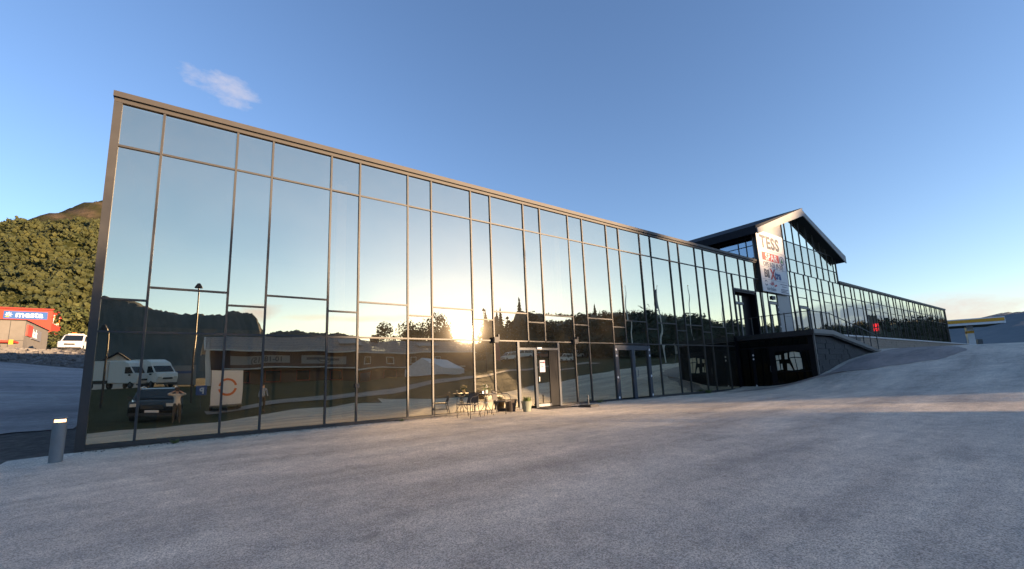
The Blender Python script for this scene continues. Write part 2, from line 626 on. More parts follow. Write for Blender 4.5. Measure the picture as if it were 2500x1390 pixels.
def link(name, me, parent=None, loc=None, rot=None, scale=None):
    o = bpy.data.objects.new(name, me)
    COL.objects.link(o)
    if parent:
        o.parent = parent
    if loc is not None:
        o.location = loc
    if rot is not None:
        o.rotation_euler = rot
    if scale is not None:
        o.scale = scale
    return o


def thing(name, label, cat, loc=(0, 0, 0), rz=0, group=None):
    o = bpy.data.objects.new(name, None)
    o.empty_display_size = 0.2
    COL.objects.link(o)
    o.location = loc
    o.rotation_euler = (0, 0, rz)
    return tag(o, label, cat, group)


def tag(o, label=None, cat=None, group=None, kind=None):
    if label:
        o['label'] = label
    if cat:
        o['category'] = cat
    if group:
        o['group'] = group
    if kind:
        o['kind'] = kind
    return o


def copy_tree(o, parent=None):
    c = o.copy()
    COL.objects.link(c)
    c.parent = parent
    for ch in list(KIDS.get(o.name, [])) or [k for k in o.children]:
        copy_tree(ch, c)
    return c


KIDS = {}


def clone(o, loc, rz, label, group=None):
    c = copy_tree(o)
    c.location = loc
    c.rotation_euler = (0, 0, rz)
    c['label'] = label
    if group:
        c['group'] = group
    return c


def text_mesh(s, size, ext=0.01, bold=0.0, align='LEFT', space=1.0, shear=0.0, sx=1.0):
    cu = bpy.data.curves.new('lettering', 'FONT')
    cu.body = s
    cu.size = size
    cu.extrude = ext
    cu.offset = bold
    cu.align_x = align
    cu.space_character = space
    cu.shear = shear
    cu.resolution_u = 3
    o = bpy.data.objects.new('lettering', cu)
    COL.objects.link(o)
    dg = bpy.context.evaluated_depsgraph_get()
    me = bpy.data.meshes.new_from_object(o.evaluated_get(dg))
    bpy.data.objects.remove(o)
    bpy.data.curves.remove(cu)
    if sx != 1.0:
        for v in me.vertices:
            v.co.x *= sx
    return me


def lettering(s, size, mat, parent, loc, rot=(R(90), 0, 0), name='lettering', **k):
    me = text_mesh(s, size, **k)
    me.materials.clear()
    me.materials.append(MATS[mat])
    return link(name, me, parent, loc, rot)


# ---------------------------------------------------------------- terrain
TP = np.array([
    (-8, 0, -.35), (-3, -3, -.3), (0, -.4, -.06), (5, 0, 0), (10, 0, 0), (17, 0, .01), (22, 0, 0), (27, -.4, .02), (28.8, -2.4, .25), (28.8, -4.2, .77),
    (1.6, -13.5, -.38), (-6, -13, -.5), (8, -8, -.2), (14, -12, -.12), (20, -8, .12), (23.6, -14.9, .3), (25, -6, .25),
    (32.6, -4.2, 1.38), (39.5, -4.2, 2.03), (31, -9, 1.0), (36, -10, 1.62), (45, -5, 2.28), (45, -15, 2.05), (29.6, -16, 1.0), (35, -17, 1.33),
    (60, -4, 2.55), (60, -15, 2.55), (60, -27, 2.5), (78, -3, 2.85), (78, -15, 2.9), (100, -4, 3.2), (100, -20, 3.4), (130, 0, 3.7), (130, -20, 3.9),
    (12, -18, -.25), (15.4, -22, -.2), (10, -30, .5), (0, -30, .4), (-10, -30, .3), (-2, -45, 1.45), (5, -52, 1.6), (11, -55, 1.65), (31, -55, 2.1), (45, -55, 3.0), (31, -40, 1.9), (20, -32, .9),
    (45, -40, 2.6), (55, -60, 4.6), (77, -60, 5.0), (90, -45, 4.2), (110, -60, 6.0), (0, -65, 1.6), (-30, -60, 1.4), (-30, -20, -.5), (30, -75, 3), (80, -90, 7), (130, -90, 9), (0, -100, 3),
    (-3, 6, .15), (-4.5, 14, 1.15), (-6, 25, 2.5), (-9, 35, 3.62), (-4.6, 35, 3.02), (-15, 35, 3.9), (-20, 12, 1.2), (-11.4, 44.5, 5.32), (-5.6, 44.5, 5.16), (-20, 45, 5.4), (4, 45, 5.2),
    (-12, 58, 5.5), (-5, 58, 5.4), (-22, 62, 5.6), (-12, 85, 7.6), (-25, 90, 9), (0, 90, 7.5), (-25, 120, 14), (-10, 120, 13), (10, 30, 2.8), (10, 14, .8), (40, 20, 3), (80, 20, 3.4), (40, 60, 5), (90, 60, 5), (130, 50, 4), (60, 110, 8), (-60, 60, 6), (-60, 0, -.5), (-60, -60, 1)], float)


def tps_fit(P):
    n = len(P)
    d2 = ((P[:, None, :2] - P[None, :, :2]) ** 2).sum(-1)
    K = 0.5 * d2 * np.log(np.maximum(d2, 1e-9))
    A = np.zeros((n + 3, n + 3))
    A[:n, :n] = K + np.eye(n) * 0.6
    A[:n, n] = 1
    A[:n, n + 1:] = P[:, :2]
    A[n:, :n] = A[:n, n:].T
    b = np.zeros(n + 3)
    b[:n] = P[:, 2]
    return np.linalg.solve(A, b)


TW = tps_fit(TP)


def H(x, y):
    x = np.atleast_1d(np.asarray(x, float))
    y = np.atleast_1d(np.asarray(y, float))
    xc, yc = np.clip(x, -65, 135), np.clip(y, -105, 125)
    d2 = (xc[..., None] - TP[:, 0]) ** 2 + (yc[..., None] - TP[:, 1]) ** 2
    k = 0.5 * d2 * np.log(np.maximum(d2, 1e-9))
    return k @ TW[:len(TP)] + TW[len(TP)] + TW[len(TP) + 1] * xc + TW[len(TP) + 2] * yc


def h1(x, y):
    return float(H(x, y)[0])


YE = np.array([(-40, -11), (-6, -11.2), (0, -11.4), (3.4, -11.3), (5.3, -13.6), (9.4, -16.3), (11.8, -18.0), (14.5, -20.5), (15.4, -24), (17, -22), (18, -13.5), (23.6, -14.9), (29.6, -16), (35, -17), (45, -18), (60, -25), (75, -32), (100, -34), (135, -34)], float)


def yedge(x):
    return np.interp(x, YE[:, 0], YE[:, 1])


def smooth01(a, b, t):
    t = np.clip((t - a) / (b - a), 0, 1)
    return t * t * (3 - 2 * t)


def grid_obj(name, X, Y, Z, mat, attr=None):
    ny, nx = X.shape
    me = bpy.data.meshes.new(name)
    vs = np.stack([X, Y, Z], -1).reshape(-1, 3)
    i = np.arange(ny * nx).reshape(ny, nx)
    fs = np.stack([i[:-1, :-1], i[:-1, 1:], i[1:, 1:], i[1:, :-1]], -1).reshape(-1, 4)
    me.from_pydata(vs.tolist(), [], fs.tolist())
    me.materials.append(MATS[mat])
    me.polygons.foreach_set('use_smooth', [True] * len(me.polygons))
    if attr:
        a = me.attributes.new(attr[0], 'FLOAT', 'POINT')
        a.data.foreach_set('value', attr[1].reshape(-1).astype(np.float32))
    me.update()
    return link(name, me)


def axis(lo, hi, fine0, fine1, df, far):
    a = list(np.arange(fine0, fine1 + 1e-6, df))
    s, x = df, fine0
    L = []
    while x > lo:
        s *= 1.25
        x -= s
        L.append(x)
    s, x = df, a[-1]
    Rr = []
    while x < hi:
        s *= 1.25
        x += s
        Rr.append(x)
    return np.array(L[::-1] + a + Rr)


gx = axis(-4500, 6000, -40, 110, 1.25, 0)
gy = axis(-5000, 4000, -70, 70, 1.25, 0)
GX, GY = np.meshgrid(gx, gy)
GZ = H(GX, GY)
inyard = ((GY < 0.6) & (GY > yedge(GX) + 0.9) & (GX > -1.2) & (GX < 134))
GZ = np.where(inyard, GZ - 0.12, GZ)
foot = (GX > 1.6) & (GX < 86) & (GY > 1.4) & (GY < 14)
GZ = np.where(foot, np.minimum(GZ, -0.6), GZ)
nz = rng.standard_normal(GX.shape) * 0.03 * ((GY < yedge(GX) - 1) | (GY > 36))
GZ = GZ + nz
cover = np.where(GY < yedge(GX), 1.0, 0.0)
cover = np.maximum(cover, np.where((GY > 66) | (GX < -24), 0.85, 0))
cover = np.maximum(cover, np.where((np.abs(GX + 10) < 3.0) & (np.abs(GY - 19) < 5), 0.8, 0))
cover = np.maximum(cover, np.where(GX > 125, 0.9, 0.0))
tag(grid_obj('ground', GX, GY, GZ, 'ground_cover', ('cover', cover)), kind='structure')

# asphalt yard in front of the glass front
ax = np.concatenate([np.arange(-1.1, 60, 0.5), np.arange(60, 133, 1.0)])
tt = np.concatenate([np.linspace(0, 1, 46)])
AX = np.repeat(ax[None, :], len(tt), 0)
AY = -0.02 + tt[:, None] * (yedge(AX) + 0.02)
AZ = H(AX, AY) + 0.02
tag(grid_obj('asphalt_yard', AX, AY, AZ, 'asphalt'), kind='structure')
# yard west of the house corner, widening to the left
ax = np.linspace(-40, -1.1, 70)
tt = np.linspace(0, 1, 24)
AX = np.repeat(ax[None, :], len(tt), 0)
y0 = -1.05 - 0.75 * np.clip((-1.1 - AX) * 0.9, 0, 2.2)
AY = y0 + tt[:, None] * (yedge(AX) - y0)
tag(grid_obj('asphalt_yard', AX, AY, H(AX, AY) + 0.02, 'asphalt'), kind='structure')
# access road climbing behind the left corner
ty = np.linspace(0, 1, 60)
RY = 5.2 + ty * 30
xl = -5.5 - 0.42 * (RY - 5) - np.where(RY > 26, (RY - 26) * 2.2, 0)
xr_ = np.where(RY < 14, -0.9, -0.9 - 0.05 * (RY - 14)) + np.where(RY > 28, (RY - 28) * 1.5, 0)
s_ = np.linspace(0, 1, 26)
RX = xl[:, None] + (xr_ - xl)[:, None] * s_[None, :]
RYY = np.repeat(RY[:, None], 26, 1) + 1.2 * np.sin(s_[None, :] * 3) * 0.4 + (1 - ty[:, None]) ** 4 * (.25 * np.sin(s_[None, :] * 9) + .1 * np.sin(s_[None, :] * 27 + 1))
tag(grid_obj('access_road', RX, RYY, H(RX, RYY) + 0.03, 'asphalt_road'), kind='structure')
# darker, newer asphalt on the ramp down to the basement door
lo = np.array([(25.5, -1.0), (27.5, -3.4), (29.5, -6.2), (33, -8.2), (37, -8.6), (42, -7.4), (46, -5.6)])
hi = np.array([(25.6, -0.3), (28.5, -2.6), (28.75, -4.4), (32, -4.35), (36, -4.35), (40, -4.3), (46, -3.9)])
k = np.linspace(0, 1, 44)
kk = np.linspace(0, 1, len(lo))
LX, LY = np.interp(k, kk, lo[:, 0]), np.interp(k, kk, lo[:, 1])
HX, HY = np.interp(k, kk, hi[:, 0]), np.interp(k, kk, hi[:, 1])
s_ = np.linspace(0, 1, 12)[:, None]
PX, PY = LX + (HX - LX) * s_, LY + (HY - LY) * s_
PX = PX + 0.18 * np.sin(np.arange(44) * 1.7)[None, :] * (1 - s_)
tag(grid_obj('asphalt_patch', PX, PY, H(PX, PY) + 0.034, 'asphalt_new'), kind='structure')
# a worn path that crosses the grass opposite
k = np.linspace(0, 1, 40)
px_ = np.interp(k, [0, .35, .7, 1], [3, 12, 26, 60])
py_ = np.interp(k, [0, .35, .7, 1], [-20.0, -25.5, -31, -40])
s_ = np.linspace(-1.4, 1.4, 5)[:, None]
tag(grid_obj('footpath', px_ + 0 * s_, py_ - s_, H(px_ + 0 * s_, py_ - s_) + 0.06, 'asphalt_new'), kind='structure')

# ---------------------------------------------------------------- glass building
N_, W_, F_ = 0.8829, 1.624, 0.850


def gridx(i):
    if i <= 0:
        return 0.0
    k = i - 1
    g = F_ + (k // 2) * (N_ + W_) + (W_ if k % 2 else 0)
    return g if g < 33.5 else g + 0.1 + 0.00065 * (g - 33) ** 2


ZS, ZM, Z2, ZT = 0.10, 2.58, 7.10, 8.195
BLD = thing('glass_building', 'long mirror-glazed commercial building with a raised gabled entrance bay', 'building')
UNIT = MB().box(0, 1, 0, 1, 0, 1)


def unit_mesh(name, mat):
    me = bpy.data.meshes.new(name)
    me.from_pydata(UNIT.v, [], UNIT.f)
    me.materials.append(MATS[mat])
    me.update()
    return me


mt_, n_, l_n, o_ = new_mat('inner_glass')
tb_ = n_.new('ShaderNodeBsdfTransparent')
tb_.inputs[0].default_value = (0.92, 0.95, 0.93, 1)
l_n.new(tb_.outputs[0], o_.inputs[0])


def pane_mesh(mat):
    me = unit_mesh('pane', mat)
    me.materials.append(MATS['inner_glass'])
    for i in (0, 1, 3, 4, 5):
        me.polygons[i].material_index = 1
    return me


ME_PANE = pane_mesh('mirror_glass')
ME_PANE_G = pane_mesh('gable_glass')
ME_MUL = unit_mesh('mullion', 'frame')
ME_TRA = unit_mesh('transom', 'frame')
prand = random.Random(21)


def pane(x0, x1, z0, z1, me=None, y=0.0, calm=1.0, parent=None):
    o = link('pane', me or ME_PANE, parent or BLD, (x0 + 0.012, y, z0 + 0.012))
    o.scale = (x1 - x0 - 0.024, 0.012, z1 - z0 - 0.024)
    o.rotation_euler = (prand.gauss(0, 0.0021) * calm, 0, prand.gauss(0, 0.0021) * calm)
    return o


def mullion(x, z0, z1, w=0.050, d=0.045, parent=None):
    return link('mullion', ME_MUL, parent or BLD, (x - w / 2, -d, z0), scale=(w, d + 0.03, z1 - z0))


def transom(x0, x1, z, w=0.047, d=0.036, parent=None):
    return link('transom', ME_TRA, parent or BLD, (x0 + 0.03, -d, z - w / 2), scale=(x1 - x0 - 0.06, d + 0.03, w))


XEND = 28.84
n_left = 25
for i in range(0, n_left + 1):      # mullions of the long left wing
    x = gridx(i)
    if i == 0:
        continue
    z0 = ZS
    if i in (10, 11, 15):
        z0 = ZM + 0.028
    if i in (24, 25):
        z0 = 6.18
    if i == 23:
        z0 = 3.2
    mullion(x, z0, ZT)
for i in range(0, n_left + 1):
    x0, x1 = gridx(i), gridx(i + 1)
    if i == n_left:
        x1 = 32.62
    wide = i % 2 == 1
    calm = 0.12 if 7 <= i <= 9 else 1.0
    pane(x0, x1, Z2, ZT, calm=calm)
    if i <= 22:
        s = 3.67 if wide else 3.34
        pane(x0, x1, s, Z2, calm=calm)
        pane(x0, x1, ZM, s, calm=calm)
        transom(x0, x1, s)
        transom(x0, x1, ZM)
    if i <= 22 and i not in (9, 10, 11, 14, 15):
        pane(x0, x1, ZS, ZM, calm=0.6)
    transom(x0, x1, Z2)
# panes around the upper entrance
pane(28.43, 29.04, 3.2, Z2)
mullion(29.04, 3.2, Z2)
pane(29.04, 30.05, 6.2, Z2)
pane(30.05, 30.93, 6.2, Z2)
pane(30.93, 31.93, 6.2, Z2)
transom(29.04, 31.93, 6.18, 0.09)
mullion(31.93, 3.2, Z2)
pane(31.93, 32.62, 3.2, 6.34)
pane(31.93, 32.62, 6.34, Z2)
mullion(32.62, 3.2, ZT)
pane(32.62, 33.62, 3.2, 6.34)
transom(32.62, 33.62, 6.34)
mullion(33.62, 3.2, 6.34)
pane(33.62, 35.02, 5.72, 6.34)
mullion(35.02, 3.2, 6.34)
MB().box(35.06, 37.06, -0.02, 0.02, 3.2, 6.31).build('grey_panel', 'pale_panel', BLD)
MB().box(35.06, 37.06, -0.024, -0.018, 4.78, 4.80).build('panel_joint', 'ink_dark', BLD)
pane(37.08, 37.72, 3.2, Z2, ME_PANE_G)
mullion(37.08, 3.2, Z2)
transom(37.1, 37.72, 6.36)
# lower end of the left wing front below the platform
MB().box(28.46, 28.82, 0.0, 0.02, ZS, 3.14).build('dark_panel', 'black_panel', BLD)

# gable bay, x 32.75 to 47.6
GL, GRX, RIDX, SLOPE, ZRID = 32.85, 47.5, 40.18, 0.343, 12.93


def roofline(x):
    return ZRID - SLOPE * abs(x - RIDX)


MB().prism([(32.7, 0.02, 6.36), (37.34, 0.02, 6.36), (37.34, 0.02, roofline(37.34)), (32.7, 0.02, roofline(32.7))], (0, 0.12, 0)).build('pale_cladding', 'pale_panel', BLD)
UPX = [37.36, 37.9, 39.22, 40.47, 41.78, 43.07, 44.35, 45.6, 46.9, 47.5]
for a, b in zip(UPX[:-1], UPX[1:]):
    pane(a, b, 8.23, 9.23, ME_PANE_G)
    if b < 47.0:
        pane(a, b, 9.23, 10.6, ME_PANE_G)
        transom(a, b, 10.6)
        za, zb = roofline(a), roofline(b)
        pts = [(a + .012, 0, 10.6), (b - .012, 0, 10.6), (b - .012, 0, zb)]
        if a < RIDX < b:
            pts.append((RIDX, 0, ZRID))
        pts.append((a + .012, 0, za))
        MB().prism(pts, (0, .012, 0)).build('pane', 'gable_glass', BLD)
    else:
        MB().prism([(a + .012, 0, 9.24), (b - .012, 0, 9.24), (b - .012, 0, roofline(b)), (a + .012, 0, roofline(a))], (0, .012, 0)).build('pane', 'gable_glass', BLD)
    transom(a, b, 9.23)
    transom(a, b, 8.23)
for x in UPX:
    mullion(x, 8.25, roofline(x) - 0.02, 0.042)
LOX = [37.36, 37.72] + [gridx(i) for i in range(31, 80) if 38 < gridx(i) < 87.6] + [87.75]
LOWIDE = [False]
for a, b in zip(LOX[:-1], LOX[1:]):
    wide = b - a > 1.25
    top = 8.23 if b < 48.2 else ZT
    me = ME_PANE_G
    pane(a, b, Z2, top, me)
    transom(a, b, Z2, 0.05)
    door = wide and a < 39 < b
    if wide:
        pane(a, b, 6.36, Z2, me)
        transom(a, b, 6.36, 0.05)
        if door:
            pane(a, b, 5.72, 6.36, me)
            transom(a, b, 5.72, 0.05)
        else:
            pane(a, b, 3.3, 6.36, me)
    elif a > 37.7:
        pane(a, b, 3.3, Z2, me)
    if a > 37.4:
        mullion(a, 3.25, top, 0.042)
mullion(87.75, 3.25, ZT + 0.2, 0.12, 0.06)

# roof edge cap, corner post, plinth
MB().box(-0.13, 32.6, -0.06, 0.05, ZT + 0.005, ZT + 0.085).build('roof_trim', 'cap_metal', BLD)
MB().box(-0.13, 32.6, -0.045, 0.05, ZT + 0.085, ZT + 0.115).build('roof_gap', 'steel_dark', BLD)
MB().box(-0.15, 32.66, -0.11, 0.25, ZT + 0.115, ZT + 0.255).build('roof_cap', 'cap_metal', BLD)
MB().box(47.65, 87.85, -0.06, 0.05, ZT + 0.005, ZT + 0.085).build('roof_trim', 'cap_metal', BLD)
MB().box(47.65, 87.85, -0.12, 0.25, ZT + 0.09, ZT + 0.28).build('roof_cap', 'cap_metal', BLD)
MB().box(-0.13, 0.03, -0.06, 0.10, -0.1, ZT).build('corner_post', 'frame', BLD)
MB().box(0.03, 11.9, -0.055, 0.02, 0.02, ZS).build('sill', 'cap_metal', BLD)
MB().box(14.06, 17.48, -0.055, 0.02, 0.02, ZS).build('sill', 'cap_metal', BLD)
MB().box(20.06, 28.8, -0.055, 0.02, 0.02, ZS).build('sill', 'frame', BLD)
MB().box(0.03, 28.8, -0.02, 0.3, -0.8, 0.02).build('plinth', 'plinth', BLD)
MB().box(-0.08, 32.7, 0.12, 13.9, 8.12, 8.2).build('roof', 'roof_dark', BLD)
MB().box(47.6, 87.7, 0.12, 13.9, 8.12, 8.2).build('roof', 'roof_dark', BLD)
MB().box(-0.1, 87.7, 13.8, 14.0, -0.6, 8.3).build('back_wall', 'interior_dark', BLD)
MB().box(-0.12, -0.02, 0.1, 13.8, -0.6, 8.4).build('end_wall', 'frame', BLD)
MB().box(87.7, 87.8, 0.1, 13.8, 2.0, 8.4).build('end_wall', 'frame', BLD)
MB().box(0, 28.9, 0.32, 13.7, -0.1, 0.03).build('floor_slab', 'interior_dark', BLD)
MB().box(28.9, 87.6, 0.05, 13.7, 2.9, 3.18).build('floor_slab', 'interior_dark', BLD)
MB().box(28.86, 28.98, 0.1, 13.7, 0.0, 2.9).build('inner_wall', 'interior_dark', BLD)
for x in (5.7, 15.6, 25.3):
    MB().box(x - 0.16, x + 0.16, 1.35, 1.67, 0.03, 8.1).build('column', 'column', BLD)
for x, w, h_, yy in ((0.2, .5, 1.0, 1.2),):
    pass
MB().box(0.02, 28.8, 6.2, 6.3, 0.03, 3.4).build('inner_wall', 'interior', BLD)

# gable roof with overhanging fascia
YF = -0.55
ex0, ex1 = 32.02, 48.36


def under(x, dz=0.0):
    return ZRID + 0.02 - SLOPE * abs(x - RIDX) + dz


GR = MB()
for sx in (0, 1):
    xa, xb = (ex0, RIDX) if sx == 0 else (RIDX, ex1)
    GR.prism([(xa, YF + .03, under(xa)), (xb, YF + .03, under(xb)), (xb, YF + .03, under(xb, .55)), (xa, YF + .03, under(xa, .50))], (0, 14.2, 0))
gr = GR.build('gable_roof', 'roof_dark', BLD)
MB().prism([(ex0 + .05, YF + .04, under(ex0 + .05, -.012)), (RIDX, YF + .04, under(RIDX, -.012)), (ex1 - .05, YF + .04, under(ex1 - .05, -.012)),
            (ex1 - .05, YF + .04, under(ex1 - .05, -.004)), (RIDX, YF + .04, under(RIDX, -.004)), (ex0 + .05, YF + .04, under(ex0 + .05, -.004))], (0, 14.0, 0)).build('soffit', 'soffit', gr)
for sx in (0, 1):
    xa, xb = (ex0, RIDX) if sx == 0 else (RIDX, ex1)
    lo_ = -0.10
    MB().prism([(xa, YF, under(xa, lo_ + (.16 if True else 0) * 0)), (xb, YF, under(xb, lo_)), (xb, YF, under(xb, .53)), (xa, YF, under(xa, .30))], (0, -0.06, 0)).build('fascia', 'fascia', gr)
MB().box(ex0 - 0.02, ex0 + 0.0, YF + .03, 13.6, under(ex0, -.02), under(ex0, .50)).build('eave_board', 'roof_dark', gr)
# clerestory side wall of the gable above the flat roof
ME_SIDE = unit_mesh('pane', 'clerestory_glass')
sy = [0.12, 0.62, 1.15, 2.5, 3.85, 5.2, 6.6, 8.0, 9.4]
for a, b in zip(sy[:-1], sy[1:]):
    for z0, z1 in ((8.55, 9.55), (9.55, 10.15), (10.15, 10.42)) if (b - a) > 1 else ((8.7, 10.15), (10.15, 10.42)):
        o = link('pane', ME_SIDE, BLD, (GL - 0.01, a + .03, z0 + .02))
        o.scale = (0.02, b - a - .06, z1 - z0 - .04)
    MB().box(GL - .04, GL + .03, a - .03, a + .03, 8.3, 10.44).build('mullion', 'dark_frame', BLD)
for z in (9.55, 10.15):
    MB().box(GL - .035, GL + .03, 0.1, 9.4, z - .025, z + .025).build('transom', 'dark_frame', BLD)
MB().box(GL - .05, GL + .03, -0.0, 9.6, 8.2, 8.55).build('side_base', 'roof_dark', BLD)
MB().box(GL - .08, GL + .06, -0.02, 0.12, 3.2, 10.5).build('corner_post', 'dark_frame', BLD)
MB().box(47.5, 47.62, -0.05, 0.12, 8.3, 10.4).build('corner_post', 'frame', BLD)
MB().box(47.4, 47.5, 0.14, 13.6, 8.2, 10.4).build('side_wall', 'fascia', BLD)
MB().prism([(33, 13.6, 8.2), (47.4, 13.6, 8.2), (47.4, 13.6, 10.4), (RIDX, 13.6, 12.9), (33, 13.6, 10.4)], (0, .1, 0)).build('back_gable', 'interior_dark', BLD)


# doors
def hinge(x, y, z, parent, ax='x'):
    b = MB()
    b.box(-.018, .018, -.02, 0, -.055, .055)
    b.box(-.045, .045, -.014, 0, -.022, .012)
    o = b.build('hinge', 'ink_white', parent, (x, y, z))
    if ax == 'y':
        o.rotation_euler = (0, 0, R(-90))
    return o


def pull(parent, x, y, z, h_=0.34, mat='chrome'):
    return MB().tube([(x, y, z - h_ / 2), (x + .12, y - .05, z - h_ / 2), (x + .14, y - .06, z - h_ / 2 + .03), (x + .14, y - .06, z + h_ / 2 - .03), (x + .12, y - .05, z + h_ / 2), (x, y, z + h_ / 2)], .014, 6).build('handle', mat, parent)


# left entrance: side light, glazed leaf, dark solid panel
D1 = MB().box(11.92, 12.02, -.06, .05, .03, 2.55).box(13.98, 14.08, -.06, .05, .03, 2.55).box(12.02, 13.98, -.055, .05, 2.24, 2.33).box(12.74, 12.86, -.055, .05, .03, 2.24).build('door', 'dark_frame', BLD)
pane(12.02, 12.74, .1, 2.24, parent=D1, calm=.5)
pane(12.88, 13.52, .14, 2.22, parent=D1, calm=.5)
pane(12.02, 13.98, 2.33, 2.56, parent=D1, calm=.5)
pane(10.88, 11.92, ZS, ZM, calm=.3)
pane(14.08, 15.0, ZS, ZM)
MB().box(13.52, 13.97, -.03, .03, .06, 2.22).build('solid_panel', 'black_panel', D1)
MB().box(12.86, 13.52, -.045, .02, .06, .16).build('kick_rail', 'steel_grey', D1)
MB().box(12.90, 12.93, -.10, -.05, 1.02, 1.20).build('handle', 'chrome', D1)
MB().box(12.87, 13.10, -.10, -.055, 2.27, 2.35).build('emergency_light', 'ink_white', D1)
# double door
D2 = MB().box(17.48, 17.70, -.07, .05, .03, 2.50).box(19.86, 20.06, -.07, .05, .03, 2.50).box(17.70, 19.86, -.065, .05, 2.28, 2.50).box(18.66, 18.86, -.065, .05, .03, 2.28).build('door', 'dark_frame', BLD)
pane(17.70, 18.66, .1, 2.28, parent=D2, calm=.5)
pane(18.86, 19.86, .1, 2.28, parent=D2, calm=.5)
pull(D2, 18.80, -.065, 1.22)
for z in (2.30, 2.02, 1.05, 0.16):
    hinge(17.55, -.07, z, D2)
    hinge(19.98, -.07, z, D2)
MB().box(17.5, 20.1, -.30, -.02, .015, .045).build('threshold', 'steel_grey', D2)
# upper entrance recess
REC = MB().box(29.10, 29.2, .0, 1.6, 3.18, 6.15).box(31.8, 31.9, 0, 1.6, 3.18, 6.15).box(29.1, 31.9, 0, 1.6, 6.0, 6.14).build('entrance_recess', 'black_panel', BLD)
pane(29.2, 30.25, 3.25, 5.3, parent=REC, y=.35)
pane(30.33, 30.7, 3.25, 5.3, parent=REC, y=.35)
pane(29.2, 30.7, 5.45, 5.95, parent=REC, y=.35)
MB().box(29.2, 31.8, .37, .45, 3.18, 6.0).build('back_panel', 'black_panel', REC)
MB().box(30.25, 30.33, .30, .36, 3.2, 5.95).build('door_post', 'steel_grey', REC)
MB().box(29.2, 30.7, .27, .36, 5.30, 5.45).build('door_header', 'steel_grey', REC)
# two single doors on the platform
for xa, xb in ((33.68, 34.98), (38.64, 40.16)):
    D = MB().box(xa, xa + .1, -.05, .05, 3.19, 5.68).box(xb - .18, xb, -.05, .05, 3.19, 5.68).box(xa + .1, xb - .18, -.045, .05, 5.52, 5.68).box(xa + .1, xb - .18, -.045, .05, 3.19, 3.3).build('door', 'steel_grey', BLD)
    pane(xa + .1, xb - .18, 3.3, 5.52, parent=D)
    MB().box(xb - .165, xb - .01, -.056, -.05, 3.2, 5.66).build('hinge_stile', 'steel_dark', D)
    for z in (5.35, 5.0, 4.0):
        hinge(xb - .09, -.056, z, D)
MB().box(34.1, 34.6, -.09, -.02, 5.85, 6.1).build('wall_lamp', 'steel_dark', BLD)
# basement return wall under the platform, dark glazing facing left
BW = MB().box(28.76, 28.84, -4.0, -.02, -.2, 2.86).build('basement_wall', 'black_panel', BLD)
for (ya, yb, z0, z1) in ((-.72, -.08, .15, 2.35), (-1.72, -.92, .15, 2.35), (-3.75, -2.02, 1.0, 2.1), (-3.75, -2.02, .35, .95), (-3.75, -.1, 2.42, 2.8)):
    o = link('pane', unit_mesh('pane', 'dark_glass'), BW, (28.745, ya, z0))
    o.scale = (0.012, yb - ya, z1 - z0)
for z in (1.98, 1.76, .22):
    hinge(28.742, -.84, z, BW, 'y')
MB().tube([(28.74, -1.74, 1.0), (28.66, -1.74, 1.0), (28.65, -1.74, 1.03), (28.65, -1.74, 1.28), (28.66, -1.74, 1.31), (28.74, -1.74, 1.31)], .014, 6).build('handle', 'steel_grey', BW)
for pts in ([(-2.06, 1.62), (-2.20, 1.64), (-2.20, 1.90), (-2.06, 1.89)], [(-2.07, 1.06), (-2.22, 1.08), (-2.20, 1.59), (-2.06, 1.57)], [(-2.24, 1.66), (-2.32, 1.67), (-2.34, 1.91), (-2.24, 1.91)],
            [(-2.26, 1.10), (-2.36, 1.09), (-2.35, 1.42), (-2.27, 1.42)], [(-2.52, 1.66), (-2.66, 1.66), (-2.68, 2.0), (-2.52, 1.97)], [(-2.58, 1.05), (-2.86, 1.04), (-2.72, 1.40), (-2.60, 1.42)],
            [(-2.76, 1.74), (-3.0, 1.77), (-3.0, 2.04), (-2.80, 2.03)], [(-3.03, 1.77), (-3.32, 1.72), (-3.28, 1.98), (-3.03, 2.04)], [(-2.78, 1.70), (-3.0, 1.72), (-3.06, 1.06), (-2.94, 1.05)], [(-3.04, 1.72), (-3.34, 1.67), (-3.34, 1.10), (-3.10, 1.05)]):
    MB().prism([(28.735, a, b) for a, b in pts], (-.004, 0, 0)).build('painted_reflection', 'painted_reflection', BW)  # skewed pale quads paint a distorted window reflection on the dark glazing

# wall lamps on the middle rail
for x in (10.88, 14.95):
    b = MB().box(x - .09, x + .09, -.18, -.05, 2.50, 2.70)
    b.box(x + .095, x + .15, -.16, -.06, 2.56, 2.80)
    b.build('wall_lamp', 'plastic_dark', BLD)
MB().box(5.80, 5.92, -.11, -.045, 1.08, 1.20).build('lock_box', 'plastic_dark', BLD)

